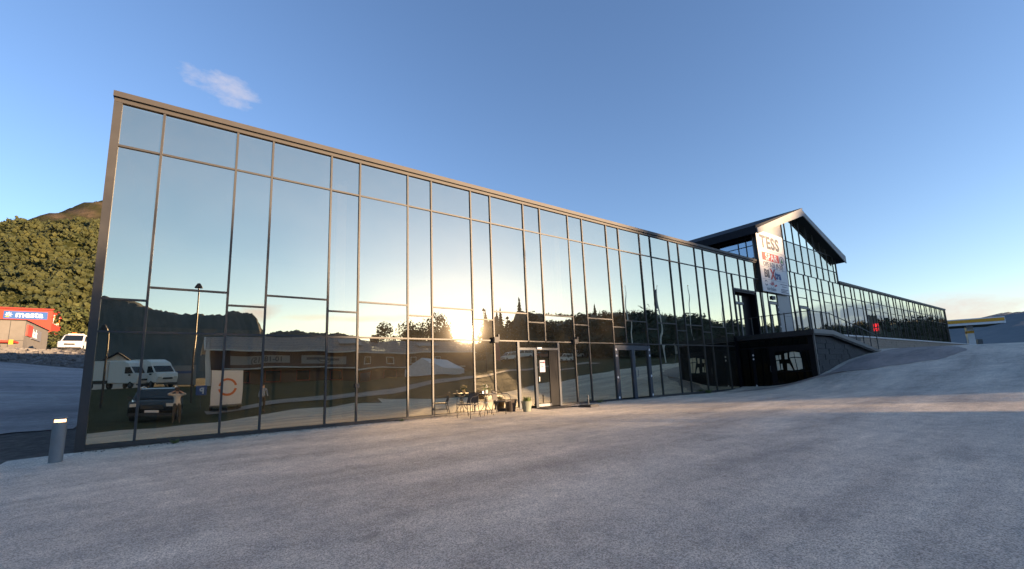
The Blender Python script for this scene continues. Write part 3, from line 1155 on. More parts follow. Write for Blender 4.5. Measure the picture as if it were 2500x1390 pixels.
# ---------------------------------------------------------------- sign board
SG = thing('sign_board', 'tall white shop sign board with red and black names hung on the gable', 'sign', (32.58, -0.16, 6.30))
MB().box(0, 4.12, -.05, .05, 0, 4.30).build('board', 'sign_white', SG)
MB().box(-.05, 0, -.06, .16, -.02, 4.32).build('edge_frame', 'steel_dark', SG)
MB().box(.0, .5, -.02, .12, 4.34, 4.50).build('bracket', 'ink_orange', SG)
YS = -.056
lettering('TESS', 1.20, 'ink_dark', SG, (.50, YS, 3.14), bold=.05, sx=1.08, ext=.006, space=1.12)
MB().box(.52, 3.05, YS - .006, YS, 2.22, 2.78).build('red_band', 'ink_red', SG)
lettering('SPAR', .66, 'ink_white', SG, (.95, YS - .012, 2.27), bold=.01, sx=1.15, ext=.004, space=1.08)
ring = MB()
for kq in range(24):
    a0, a1 = 2 * math.pi * kq / 24, 2 * math.pi * (kq + 1) / 24
    ring.prism([(3.5 + .34 * math.cos(a0), YS, 2.45 + .34 * math.sin(a0)), (3.5 + .34 * math.cos(a1), YS, 2.45 + .34 * math.sin(a1)), (3.5 + .27 * math.cos(a1), YS, 2.45 + .27 * math.sin(a1)), (3.5 + .27 * math.cos(a0), YS, 2.45 + .27 * math.sin(a0))], (0, -.008, 0))
ring.build('ring_logo', 'ink_blue', SG)
MB().prism([(3.32, YS, 2.32), (3.68, YS, 2.32), (3.5, YS, 2.66)], (0, -.008, 0)).prism([(3.46, YS, 2.22), (3.54, YS, 2.22), (3.54, YS, 2.34), (3.46, YS, 2.34)], (0, -.009, 0)).build('tree_logo', 'ink_green', SG)
lettering('OPE 8-21 (9-20)', .46, 'ink_grey', SG, (.55, YS, 1.80), ext=.004, sx=.98, bold=.012)
lettering('Bil', .78, 'ink_dark', SG, (.50, YS, 1.02), bold=.032, ext=.004)
lettering('X', 1.0, 'ink_red', SG, (1.46, YS, .95), bold=.035, ext=.006)
lettering('tra', .78, 'ink_blue', SG, (2.12, YS, 1.02), bold=.032, ext=.004)
for z in (2.95, 1.70, .86):
    MB().box(.15, 3.98, YS - .004, YS, z, z + .015).build('rule', 'ink_grey', SG)
r2_ = MB()
for kq in range(16):
    a0, a1 = 2 * math.pi * kq / 16, 2 * math.pi * (kq + 1) / 16
    if kq in (0, 7, 8, 15):
        continue
    r2_.prism([(.62 + .20 * math.cos(a0), YS, .60 + .20 * math.sin(a0)), (.62 + .20 * math.cos(a1), YS, .60 + .20 * math.sin(a1)), (.62 + .13 * math.cos(a1), YS, .60 + .13 * math.sin(a1)), (.62 + .13 * math.cos(a0), YS, .60 + .13 * math.sin(a0))], (0, -.006, 0))
r2_.build('ring_logo', 'ink_grey', SG)
bd = MB()
for pts in ([(1.05, .62), (1.55, .55), (1.85, .62), (1.5, .48)], [(1.35, .55), (1.5, .82), (1.6, .60)], [(1.6, .52), (1.72, .80), (1.78, .56)], [(1.75, .48), (2.1, .60), (2.25, .52), (1.95, .42)]):
    bd.prism([(a, YS, b) for a, b in pts], (0, -.006, 0))
bd.build('red_mark', 'ink_red', SG)
lettering('nordialen', .36, 'ink_grey', SG, (.62, YS, .12), ext=.003)
for kq, (a, b, z) in enumerate(((2.75, 3.9, .66), (3.0, 3.7, .50), (2.75, 3.9, .30), (2.75, 3.6, .20), (2.75, 3.9, .10))):
    MB().box(a, b, YS - .003, YS, z, z + .05).build('fine_print', 'ink_grey', SG)

# ---------------------------------------------------------------- entrance platform with ramp
PF = thing('entrance_platform', 'dark raised entrance platform with railing and sloping ramp along the glass front', 'platform', (28.84, -4.05, 0))


def P(x, y, z):
    return (x - 28.84, y + 4.05, z)


b = MB()
b.prism([P(28.62, -4.12, 2.88), P(31.4, -4.12, 2.88), P(31.4, -.06, 2.88), P(28.62, -.06, 2.88)], (0, 0, .29))
b.build('deck', 'steel_dark', PF)
b = MB()
b.prism([P(31.4, -2.6, 2.9), P(41.5, -2.6, 2.9), P(41.5, -.06, 2.9), P(31.4, -.06, 2.9)], (0, 0, .26))
b.build('deck', 'steel_dark', PF)
MB().prism([P(31.4, -4.12, 2.86), P(39.4, -4.12, 1.84), P(39.4, -4.12, 2.05), P(31.4, -4.12, 3.13)], (0, 1.48, 0)).build('ramp', 'steel_dark', PF)
MB().prism([P(28.62, -4.16, 2.96), P(31.4, -4.16, 2.96), P(31.4, -4.16, 3.19), P(28.62, -4.16, 3.19)], (0, .03, 0)).build('edge_plate', 'steel_grey', PF)
MB().prism([P(31.4, -4.16, 2.94), P(39.45, -4.16, 1.93), P(39.45, -4.16, 2.10), P(31.4, -4.16, 3.19)], (0, .03, 0)).build('edge_plate', 'steel_grey', PF)
# blockwork under the ramp, one block at a time
ME_BLK = unit_mesh('block', 'block')
for kr in range(9):
    z0 = 0.35 + kr * 0.30
    x = 28.9 + (0.35 if kr % 2 else 0)
    while x < 39.2:
        wdt = 0.72 + 0.1 * math.sin(x * 7 + kr)
        top = 2.84 if x + wdt < 31.4 else 2.84 - (x + wdt - 31.4) * 0.128
        if z0 + .29 < top and z0 + .30 > h1(x + wdt, -4.2) - .05:
            link('block', ME_BLK, PF, P(x, -3.98 + 0.012 * math.sin(x * 13 + kr * 5), z0), scale=(wdt - .015, .3, .285))
        x += wdt
MB().prism([P(28.9, -3.9, -.2), P(39.3, -3.9, .9), P(39.3, -3.9, 1.86), P(31.4, -3.9, 2.85), P(28.9, -3.9, 2.85)], (0, .2, 0)).build('wall_core', 'block', PF)
MB().box(-.06, .05, -.02, .10, .2, 2.88).build('corner_edge', 'steel_grey', PF)


def rz_(x):
    return 3.17 if x < 31.4 else 3.17 - (x - 31.4) * 0.134


posts = [(28.7, y) for y in (-.4, -1.0, -1.6, -2.2, -2.8, -3.4)] + [(28.7, -4.08)] + [(x, -4.08) for x in (30.1, 31.4, 32.7, 34.0, 35.3, 36.6, 37.9, 39.3)]
for i, (x, y) in enumerate(posts):
    z = rz_(x)
    q = P(x, y, z)
    big = y == -4.08 and x < 29
    MB().box(q[0] - (.035 if big else .02), q[0] + (.035 if big else .02), q[1] - .02, q[1] + .02, z - .25, z + (1.05 if not big else 1.12)).build('railing_post', 'steel_dark', PF)
MB().tube([P(28.7, -.1, 4.17), P(28.7, -4.08, 4.17)], .024, 6).build('handrail', 'steel_dark', PF)
MB().tube([P(28.7, -4.08, 4.17), P(31.4, -4.08, 4.17), P(39.6, -4.08, 4.17 - 8.2 * .134)], .024, 6).build('handrail', 'steel_dark', PF)

# stone retaining wall below the right wing
SW = thing('stone_wall', 'low brown stone retaining wall with pale coping under the right wing', 'wall', (41.5, -1.6, 2.2))
ME_ST = unit_mesh('stone', 'stone')
srnd = random.Random(3)
x = 0.0
cnt = 0
for kr in range(6):
    x = -1.8 + srnd.random() * .4
    while x < 52:
        w = srnd.uniform(.45, 1.1) * (1 + x * .02)
        z0 = -.12 + kr * .215
        gz = h1(41.5 + x + w / 2, -1.7) - 2.2
        if z0 + .2 > gz - .05 and z0 < .97 and cnt < 290:
            link('stone', ME_ST, SW, (x, srnd.uniform(-.03, .02), z0), scale=(w - .02, .3, .205))
            cnt += 1
        x += w
MB().box(-1.8, 60, .06, .5, -.4, 1.16).build('wall_core', 'stone', SW)
MB().box(-1.9, 60, -.10, .55, 1.17, 1.27).build('coping', 'white_cap', SW)
MB().box(41.4, 87.7, -1.05, .0, 2.9, 3.24).build('plinth', 'white_cap', BLD)

# ---------------------------------------------------------------- furniture at the glass front
CH = thing('bistro_chair', 'dark wicker bistro armchair left of the small table, its back to the glass corner', 'chair', (9.15, -.95, h1(9.15, -.95) + .02), R(-70), 'bistro chairs by the glass front')


def chair_parts(t):
    # chair faces +x locally? front = -y
    for s in (-1, 1):
        MB().tube([(s * .27, -.24, 0), (s * .27, -.245, .40), (s * .275, -.22, .60), (s * .28, -.12, .66), (s * .28, .08, .67), (s * .25, .22, .72), (s * .17, .29, .77)], .0115, 6).build('armrest', 'tube', t, smooth=True)
        MB().tube([(s * .25, .30, 0), (s * .23, .20, .40), (s * .21, .27, .62), (s * .17, .29, .77)], .0115, 6).build('leg', 'tube', t, smooth=True)
        MB().tube([(s * .27, -.24, .20), (s * .24, .25, .20)], .008, 5).build('stretcher', 'tube', t)
    MB().tube([(-.17, .29, .77), (0, .31, .785), (.17, .29, .77)], .0115, 6).build('top_rail', 'tube', t, smooth=True)
    b = MB()
    b.prism([(-.25, -.24, .405), (.25, -.24, .405), (.22, .20, .395), (-.22, .20, .395)], (0, 0, .03))
    b.build('seat', 'wicker', t)
    b = MB()
    n = 7
    for i in range(n):
        for j in range(4):
            pass
    vs, fs = [], []
    for j in range(5):
        zz = .45 + .31 * j / 4
        for i in range(n):
            a = -1 + 2 * i / (n - 1)
            vs.append((a * (.215 - .04 * j / 4), .21 + .085 * j / 4 + .03 * (1 - a * a), zz))
    off = len(vs)
    vs += [(p[0], p[1] + .016, p[2]) for p in vs]
    for j in range(4):
        for i in range(n - 1):
            q = j * n + i
            fs += [(q, q + 1, q + n + 1, q + n), (off + q + n, off + q + n + 1, off + q + 1, off + q)]
    b.add(vs, fs)
    b.build('backrest', 'wicker', t, smooth=True)


chair_parts(CH)
bpy.context.view_layer.update()
clone(CH, (10.62, -.72, h1(10.62, -.72) + .02), R(35), 'dark wicker bistro armchair right of the small table, facing the yard')
CH['label'] = 'dark wicker bistro armchair left of the small table, turned towards it'
TB = thing('bistro_table', 'small round bistro table with curved metal legs between the two chairs', 'table', (9.92, -.80, h1(9.92, -.80) + .02))
MB().lathe([(.30, .695), (.305, .70), (.305, .712), (.30, .717)], n=24).build('table_top', 'table_glass', TB)
MB().lathe([(.309, .688), (.313, .70), (.309, .722), (.303, .722), (.303, .69)], n=24).build('rim', 'tube', TB)
for k4 in range(4):
    a = R(45 + 90 * k4)
    c, s = math.cos(a), math.sin(a)
    MB().tube([(.26 * c, .26 * s, 0), (.20 * c, .20 * s, .12), (.07 * c, .07 * s, .30), (.045 * c, .045 * s, .45), (.06 * c, .06 * s, .60), (.20 * c, .20 * s, .69)], .011, 6).build('leg', 'tube', TB, smooth=True)
MB().lathe([(.06, .40), (.062, .41), (.06, .42)], n=12).build('collar', 'chrome', TB)
tz = h1(9.92, -.80) + .02 + .717
FP = thing('flower_pot', 'little pale pot with white flowers standing on the bistro table', 'flower pot', (9.98, -.74, tz))
MB().lathe([(.05, 0), (.07, .12), (.065, .12)], n=12).build('pot', 'flower', FP)
lb = MB()
for i in range(70):
    a, rr_, zz = random.random() * 6.28, random.uniform(.01, .13), random.uniform(.1, .30)
    c = Vector((rr_ * math.cos(a), rr_ * math.sin(a), zz))
    d1 = Vector((random.gauss(0, 1), random.gauss(0, 1), random.gauss(0, 1))).normalized() * .03
    d2 = Vector((random.gauss(0, 1), random.gauss(0, 1), random.gauss(0, 1))).normalized() * .02
    lb.add([c, c + d1 + d2, c + d1 * 2, c + d1 - d2], [(0, 1, 2, 3)])
lb.build('leaves', 'leaf', FP)
lb = MB()
for i in range(14):
    a, rr_ = random.random() * 6.28, random.uniform(.02, .11)
    lb.lathe([(.004, 0), (.022, .012), (.018, .026), (.004, .03)], (rr_ * math.cos(a), rr_ * math.sin(a), random.uniform(.17, .28)), 6)
lb.build('blossoms', 'flower', FP)
CD = thing('candle_jar', 'small clear glass candle jar on the edge of the bistro table', 'jar', (9.76, -.86, tz))
MB().lathe([(.035, 0), (.04, .01), (.04, .085), (.036, .09)], n=14).build('jar', 'chrome', CD)


def planter(name, label, loc, r0_, r1_, hgt, potmat, tuft, n):
    t = thing(name, label, 'planter', loc)
    MB().lathe([(r0_, 0), (r1_, hgt - .03), (r1_ + .015, hgt - .03), (r1_ + .015, hgt), (r1_ - .02, hgt), (r1_ - .03, hgt - .04)], n=18).build('pot', potmat, t, smooth=False)
    MB().lathe([(r1_ - .025, hgt - .06), (r1_ - .03, hgt - .05)], n=14).build('soil', 'soil', t)
    b_ = MB()
    rd = random.Random(len(label))
    for i in range(n):
        a, q = rd.random() * 6.28, rd.random() * r1_ * .8
        p0 = Vector((q * math.cos(a), q * math.sin(a), hgt - .05))
        ln = rd.uniform(.5, 1) * tuft
        o = Vector((math.cos(a), math.sin(a), 0)) * ln * rd.uniform(.2, .7)
        p1 = p0 + o * .4 + Vector((0, 0, ln * .75))
        p2 = p0 + o + Vector((0, 0, ln * rd.uniform(.55, 1.0)))
        sd = Vector((-math.sin(a), math.cos(a), 0)) * .010
        b_.add([p0 - sd, p0 + sd, p1 + sd, p1 - sd, p2], [(0, 1, 2, 3), (3, 2, 4)])
    b_.build('foliage', 'leaf', t)
    return t


planter('planter', 'pale tapered pot with tufts of green grass before the left entrance', (11.62, -.85, h1(11.62, -.85) + .02), .13, .19, .36, 'pot_green', .26, 120)
planter('planter', 'dark brown empty-looking pot tucked between the chair and the entrance', (11.28, -.36, h1(11.28, -.36) + .02), .15, .22, .42, 'pot_brown', .06, 30)
PB = thing('parasol_base', 'black slab parasol foot with a bare pale tube left of the double door', 'parasol base', (14.25, -1.32, h1(14.25, -1.32) + .02), R(10))
MB().prism([(-.29, -.29, 0), (.29, -.29, 0), (.29, .29, 0), (-.29, .29, 0)], (0, 0, .06)).prism([(-.25, -.25, .06), (.25, -.25, .06), (.25, .25, .06), (-.25, .25, .06)], (0, 0, .03)).build('slab', 'plastic_dark', PB)
MB().lathe([(.026, .09), (.026, .44), (.022, .44)], n=10).build('tube', 'steel_grey', PB)
MT = tag(MB().box(12.55, 14.15, -.95, -.15, h1(13.3, -.5) + .022, h1(13.3, -.5) + .045).build('door_mat', 'rubber_mat'), 'black doormat lying before the left entrance', 'doormat')
NP = tag(MB().box(13.02, 13.29, -.022, -.014, 1.38, 1.84).build('notice_sheet', 'paper'), 'white notice sheet taped inside the left entrance door', 'notice')
MB().box(.02 + 13.02, .20 + 13.02, -.026, -.022, 1.74, 1.78).build('print_line', 'ink_dark', NP)
MB().box(13.20, 13.27, -.026, -.022, 1.73, 1.79).build('print_mark', 'ink_red', NP)
MB().box(13.10, 13.2, -.026, -.022, 1.58, 1.60).build('print_line', 'ink_grey', NP)

# bollard lamp at the left corner
BO = thing('bollard_lamp', 'grey cylindrical bollard light glowing orange under its cap at the building corner', 'bollard light', (-.25, -1.05, h1(-.25, -1.05) - .03))
MB().lathe([(.105, 0), (.105, .80)], n=24).build('shaft', 'bollard_grey', BO, smooth=False)
MB().lathe([(.085, .80), (.085, .855)], n=20).build('light_ring', 'lamp_glow', BO)
MB().lathe([(.107, .855), (.107, .885), (.09, .892)], n=24).build('cap', 'bollard_grey', BO)

# weeds along the wall
for i, (x, s) in enumerate(((24.6, .5), (16.0, .35), (7.2, .18), (1.6, .25))):
    w = thing('weed', ('larger green weed growing at the wall foot near the platform', 'small green weed at the wall foot beside the parasol foot', 'tiny weed at the plinth below the yellow column', 'tiny dry weed at the plinth close to the left corner')[i], 'weed', (x, -.22 - .1 * (i % 2), h1(x, -.25) + .015), 0, 'weeds along the wall foot')
    b_ = MB()
    for q in range(40):
        a, ln = random.random() * 6.28, random.uniform(.3, 1) * s
        p0 = Vector((random.gauss(0, s * .15), random.gauss(0, s * .08), 0))
        o = Vector((math.cos(a), math.sin(a), 0)) * ln * .5
        sd = Vector((-math.sin(a), math.cos(a), 0)) * .02 * s / .4
        b_.add([p0, p0 + o * .5 + sd + Vector((0, 0, ln * .35)), p0 + o + Vector((0, 0, ln * .5)), p0 + o * .5 - sd + Vector((0, 0, ln * .35))], [(0, 1, 2, 3)])
    b_.build('foliage', 'leaf', w)


rd = random.Random(12)
gt = MB()
for i in range(1500):
    x = rd.uniform(0, 28.4)
    y = -.06 - abs(rd.gauss(0, .16))
    q = rd.uniform(.006, .022)
    z = h1(x, y) + .022
    gt.add([(x - q, y - q * .7, z), (x + q, y - q * .5, z), (x + q * .3, y + q, z), (x, y, z + q * rd.uniform(.6, 1.2))], [(0, 1, 3), (1, 2, 3), (2, 0, 3)])
tag(gt.build('wall_foot_grit', 'soil_pale'), 'loose grit swept along the foot of the glass wall', 'grit', kind='stuff')

# ---------------------------------------------------------------- vehicles
def vehicle(name, label, cat, loc, rz, prof, hw, belt, top, body, sides, screens, wheels, wr=.33, group=None, extras=None, tumble=.13):
    """profile (y,z) polygon, front towards +y, lofted over the width with tumblehome"""
    t = thing(name, label, cat, loc, rz, group)
    n = len(prof)
    cy = sum(p[0] for p in prof) / n
    cz = sum(p[1] for p in prof) / n

    def at(s, p, inset=0):
        y, z = p
        if inset:
            y, z = y + (cy - y) * inset * .5, z + (cz - z) * inset
        f = 1 - tumble * max(0, z - belt) / (top - belt)
        return (s * hw * f, y, z)
    vs, fs = [], []
    lay = [(-1, .06), (-.95, .012), (-.86, 0), (.86, 0), (.95, .012), (1, .06)]
    for s, ins in lay:
        vs += [at(s, p, ins) for p in prof]
    for i in range(len(lay) - 1):
        for k_ in range(n):
            fs.append((i * n + k_, i * n + (k_ + 1) % n, (i + 1) * n + (k_ + 1) % n, (i + 1) * n + k_))
    fs.append(tuple(range(n - 1, -1, -1)))
    fs.append(tuple((len(lay) - 1) * n + k_ for k_ in range(n)))
    MB().add(vs, [tuple(reversed(f)) for f in fs]).build('body', body, t)
    for poly in sides:
        for s in (-1, 1):
            pts = [at(s * 1.004, p) for p in poly]
            MB().prism(pts, (s * .012, 0, 0)).build('side_window', 'car_glass', t)
    for (p0, p1, off) in screens:
        a, b_ = Vector((0, *p0)), Vector((0, *p1))
        nrm = Vector((0, b_.z - a.z, -(b_.y - a.y))).normalized() * off
        f0, f1 = [1 - tumble * max(0, q[1] - belt) / (top - belt) for q in (p0, p1)]
        w0, w1 = hw * f0 * .86, hw * f1 * .86
        pts = [Vector((-w0, p0[0], p0[1])) + nrm, Vector((w0, p0[0], p0[1])) + nrm, Vector((w1, p1[0], p1[1])) + nrm, Vector((-w1, p1[0], p1[1])) + nrm]
        MB().prism(pts, -nrm * .6).build('windscreen', 'car_glass', t)
    for y in wheels:
        for s in (-1, 1):
            w = MB().lathe([(wr * .8, -.10), (wr, -.09), (wr, .09), (wr * .8, .10)], (s * (hw - .10), y, wr), 16, 'x').build('wheel', 'tyre', t)
            MB().lathe([(wr * .55, -.105), (wr * .55, .105)], (s * (hw - .10), y, wr), 10, 'x').build('rim', 'steel_grey', w)
    y1 = max(p[0] for p in prof)
    if extras:
        extras(t, hw, y1)
    return t


def std_front(zl, zg, plate=True):
    def f(t, hw, y1):
        for s in (-1, 1):
            MB().box(s * hw * .74 - .17, s * hw * .74 + .17, y1 - .10, y1 + .012, zl - .07, zl + .08).build('headlight', 'headlamp', t)
            MB().box(s * (hw + .10) - .09, s * (hw + .10) + .09, y1 - 1.15, y1 - 1.02, zl + .30, zl + .46).build('mirror', 'plastic_dark', t)
        MB().box(-hw * .45, hw * .45, y1 - .05, y1 + .015, zg - .09, zg + .09).build('grille', 'plastic_dark', t)
        if plate:
            MB().box(-.26, .26, y1 + .012, y1 + .03, zg - .26, zg - .15).build('number_plate', 'ink_white', t)
        MB().box(-hw * .96, hw * .96, y1 - .12, y1 + .03, .28, .42).build('bumper', 'plastic_dark', t)
    return f


VAN = [(-2.1, .35), (2.15, .30), (2.25, .75), (2.18, .98), (1.35, 1.10), (.62, 1.80), (.35, 1.88), (-2.0, 1.90), (-2.12, 1.6)]
van_side = [[(1.18, 1.14), (.60, 1.70), (.05, 1.74), (.05, 1.14)]]


def beacon_front(t, hw, y1):
    std_front(.80, .72)(t, hw, y1)
    MB().box(-.62, .62, .0, .28, 1.90, 1.98).build('light_bar', 'ink_white', t)
    MB().box(-.02, .34, .04, .24, 1.98, 2.10).build('beacon', 'amber', t)
    for s in (-1, 1):
        MB().box(s * .55 - .05, s * .55 + .05, .05, .2, 1.86, 1.92).build('bar_foot', 'plastic_dark', t)


vz = h1(-6.9, 50)
vehicle('service_van', 'white service van with orange roof beacon facing the camera on the gravel', 'van', (-7.5, 52.0, vz), R(176), VAN, .93, 1.0, 1.9, 'white_paint', van_side, [((1.33, 1.13), (.66, 1.77), .01), ], (-1.35, 1.4), extras=beacon_front)

# ---------------------------------------------------------------- left background
CB = thing('concrete_building', 'pale concrete industrial building with a red sign box on its corner', 'building', (-12.0, 55, 4.9))
MB().box(-16, 0, 0, 10.5, 0, 4.25).build('wall', 'concrete', CB)
MB().box(-16.1, .1, -.1, 10.6, 4.25, 4.34).build('roof_edge', 'roof_dark', CB)
for x in (-12.8, -8.9, -5.0, -1.1):
    MB().box(x - .02, x + .02, -.012, 0, 0, 4.2).build('panel_joint', 'block', CB)
MB().box(-16, 0, -.012, 0, 2.1, 2.14).build('panel_joint', 'block', CB)
MB().box(0, .14, .6, 2.5, 2.7, 3.9).build('sign_box', 'ink_red', CB)
MB().box(0, .12, 2.6, 6.6, 2.55, 3.7).build('sign_plate', 'ink_grey', CB)
lettering('itak', 1.35, 'ink_white', CB, (.125, 2.7, 2.75), (R(90), 0, R(90)), bold=.02)
TRL = thing('flatbed_trailer', 'low red flatbed trailer frame parked before the concrete building', 'trailer', (-14.2, 50.5, h1(-14, 50.5)))
MB().box(-4, 2.6, -.9, .9, .75, .95).build('deck', 'red_clad', TRL)
MB().box(2.3, 2.6, -.95, -.88, .55, 1.0).build('tail_lamp', 'ink_yellow', TRL)
for x in (-3, -1.2, .6):
    MB().box(x - .06, x + .06, -.8, -.7, .1, .75).build('strut', 'red_clad', TRL)
for x in (-2.2, -.3, 1.4):
    MB().lathe([(.3, -.12), (.36, -.1), (.36, .1), (.3, .12)], (0, 0, 0), 14, 'x').build('wheel', 'tyre', TRL, (x, -.75, .36)).rotation_euler = (0, 0, R(90))

MS = thing('red_depot', 'red clad depot with a large blue name banner at the foot of the hill', 'building', (-21.2, 121, 13.9))
MB().box(-8.0, 0, 0, 9.5, 0, 5.3).build('wall', 'red_clad', MS)
MB().prism([(-8.3, -.35, 5.28), (.3, -.35, 5.28), (.3, -.35, 5.62), (-8.3, -.35, 5.62)], (0, 10.2, 0)).build('roof', 'red_dark', MS)
MB().box(-7.2, -.75, -.10, 0, 3.25, 4.85).build('banner', 'panel_blue', MS)
lettering('mesta', 1.75, 'ink_white', MS, (-5.5, -.11, 3.62), bold=.03, sx=.98, ext=.02)
st = MB()
for kq in range(8):
    a = R(45 * kq)
    c, s = math.cos(a), math.sin(a)
    st.prism([(-6.45 + .14 * c - .10 * s, -.11, 4.1 + .14 * s + .10 * c), (-6.45 + .60 * c, -.11, 4.1 + .60 * s), (-6.45 + .14 * c + .10 * s, -.11, 4.1 + .14 * s - .10 * c)], (0, -.03, 0))
st.build('star_logo', 'ink_white', MS)
MB().prism([(-7.0, -.112, 3.6), (-6.5, -.112, 4.0), (-6.3, -.112, 3.55)], (0, -.035, 0)).build('star_logo', 'ink_yellow', MS)
for y in (1.2, 2.8, 4.4, 6.0):
    f = MB().box(0, .06, y, y + .85, 2.6, 4.5).build('window', 'ink_white', MS)
    MB().box(.06, .075, y + .1, y + .75, 2.72, 4.38).build('pane', 'ink_yellow', f)


def leaf_mass(mb, c, rad, n, size, rd, flat=1.0):
    """ragged cluster of leaf faces filling lumpy sub-volumes"""
    lobes = [(Vector((rd.gauss(0, .42) * rad[0], rd.gauss(0, .42) * rad[1], rd.uniform(-.55, .62) * rad[2])), rd.uniform(.35, .6)) for _ in range(8)]
    for i in range(n):
        lc, lr = lobes[i % 8]
        d = Vector((rd.gauss(0, 1), rd.gauss(0, 1), rd.gauss(0, 1))).normalized()
        q = lr * rd.random() ** .33
        p = Vector(c) + lc + Vector((d.x * rad[0] * q, d.y * rad[1] * q, d.z * rad[2] * q * flat))
        nrm = (d + Vector((rd.gauss(0, .6), rd.gauss(0, .6), rd.gauss(.3, .6)))).normalized()
        a = nrm.cross(Vector((rd.gauss(0, 1), rd.gauss(0, 1), rd.gauss(0, 1)))).normalized()
        b_ = nrm.cross(a)
        s = size * rd.uniform(.6, 1.3)
        mb.add([p - a * s, p + b_ * s * .6, p + a * s, p - b_ * s * .6], [(0, 1, 2, 3)])


# bushes between the concrete building and the depot
rd = random.Random(8)
bush_lab = ['broad sunlit bush right of the concrete building wall', 'low yellowish bush behind the white service van', 'tall green bush left of the depot corner', 'sunlit bush close behind the glass building edge', 'dark bush under the depot windows',
            'rounded bush above the service van roof', 'loose bush at the foot of the hillside wood', 'small bush beside the concrete building foot']
bush_at = [(-9.3, 66, 3.4), (-7.6, 62, 2.6), (-12.6, 84, 3.8), (-8.2, 74, 4.6), (-11.6, 80, 3.6), (-10.2, 76, 4.4), (-11.5, 96, 7.5), (-10.2, 60, 1.8)]
for (x, y, hh), lab in zip(bush_at, bush_lab):
    z = h1(x, y) - .2
    t = thing('bush', lab, 'bush', (x, y, z), 0, 'bushes below the hill')
    mb = MB()
    leaf_mass(mb, (0, 0, hh * .5), (hh * .62, hh * .5, hh * .5), 1500, .05 * hh + .03, rd)
    mb.build('crown', 'leaf_bush', t)
    b_ = MB()
    for q in range(4):
        a = q * 1.6
        b_.tube([(0, 0, 0), (.15 * hh * math.cos(a), .15 * hh * math.sin(a), hh * .5)], [.05, .02], 5)
    b_.build('trunk', 'bark', t)

# the sunlit hill on the left
hx = np.linspace(-420, 330, 150)
hy = np.linspace(112, 640, 110)
HX_, HY_ = np.meshgrid(hx, hy)
crest = np.interp(HX_, [-420, -300, -180, -122, -100, -75, -64, -30, 40, 200, 330], [60, 92, 120, 133, 149, 165, 173, 188, 198, 186, 150])
tq = np.clip((HY_ - 112) / (500 - 112), 0, 1)
prof_h = 0.22 * tq + 0.78 * tq ** 1.6
und = 4.0 * np.sin(HX_ * .031 + HY_ * .012) + 3.0 * np.sin(HX_ * .073 - HY_ * .041 + 1) + 1.6 * np.sin(HX_ * .19 + HY_ * .11)
HZ_ = 9 + (crest - 9) * prof_h + und * (tq > .02) * np.clip(tq * 3, 0, 1) - 55 * np.clip((HY_ - 500) / 140, 0, 1) ** 1.5 - 2.0 * (HY_ < 118)
HZ_ += rng.standard_normal(HX_.shape) * .8 * np.clip(tq * 3, 0, 1)
rock = np.clip(1.6 - (((HX_ + 85) / 34) ** 2 + ((HY_ - 462) / 34) ** 2), 0, 1) * (0.55 + .45 * np.sin(HX_ * .3 + HY_ * .2))
rock = np.maximum(rock, .0)
tag(grid_obj('hill', HX_, HY_, HZ_, 'hill_cover', ('rock', np.clip(rock, 0, 1))), kind='structure')


def hill_z(x, y):
    i = min(max(int((x + 420) / 750 * 149), 0), 148)
    j = min(max(int((y - 112) / 528 * 109), 0), 108)
    return float(HZ_[j, i])


PHI = (1 + 5 ** .5) / 2
_t = [(-1, PHI, 0), (1, PHI, 0), (-1, -PHI, 0), (1, -PHI, 0), (0, -1, PHI), (0, 1, PHI), (0, -1, -PHI), (0, 1, -PHI), (PHI, 0, -1), (PHI, 0, 1), (-PHI, 0, -1), (-PHI, 0, 1)]
ICO_V = [Vector(p).normalized() for p in _t]
ICO_F = [(0, 11, 5), (0, 5, 1), (0, 1, 7), (0, 7, 10), (0, 10, 11), (1, 5, 9), (5, 11, 4), (11, 10, 2), (10, 7, 6), (7, 1, 8), (3, 9, 4), (3, 4, 2), (3, 2, 6), (3, 6, 8), (3, 8, 9), (4, 9, 5), (2, 4, 11), (6, 2, 10), (8, 6, 7), (9, 8, 1)]


def clump(mb, c, r, rd_):
    c = Vector(c)
    mb.add([c + Vector((p.x * r[0], p.y * r[1], p.z * r[2])) * rd_.uniform(.72, 1.25) for p in ICO_V], ICO_F)


rd = random.Random(77)
wood = MB()
for i in range(9500):
    y = 122 + 385 * rd.random() ** .8
    x = rd.uniform(-.40, .02) * (y + 14) + 1
    rk = ((x + 85) / 34) ** 2 + ((y - 462) / 34) ** 2
    if rk < 1.25 or (y < 150 and -31 < x < -16) or (y > 425 and rd.random() < .3):
        continue
    hgt = rd.uniform(3.2, 6.6) * (.55 if y > 425 else 1) * (.6 + .4 * min(1, (y - 110) / 200))
    z = hill_z(x, y)
    for q in range(4):
        cx, cy_, cz_ = x + rd.gauss(0, .2) * hgt, y + rd.gauss(0, .2) * hgt, z + hgt * rd.uniform(.3, .8)
        rr_ = hgt * rd.uniform(.12, .25)
        clump(wood, (cx, cy_, cz_), (rr_, rr_, rr_ * .95), rd)
    leaf_mass(wood, (x, y, z + hgt * .55), (hgt * .46, hgt * .46, hgt * .55), 22, hgt * .065, rd)
wo = wood.build('hillside_wood', 'leaf_lit')
tag(wo, 'dense sunlit broadleaf wood covering the hillside on the left', 'wood', kind='stuff')

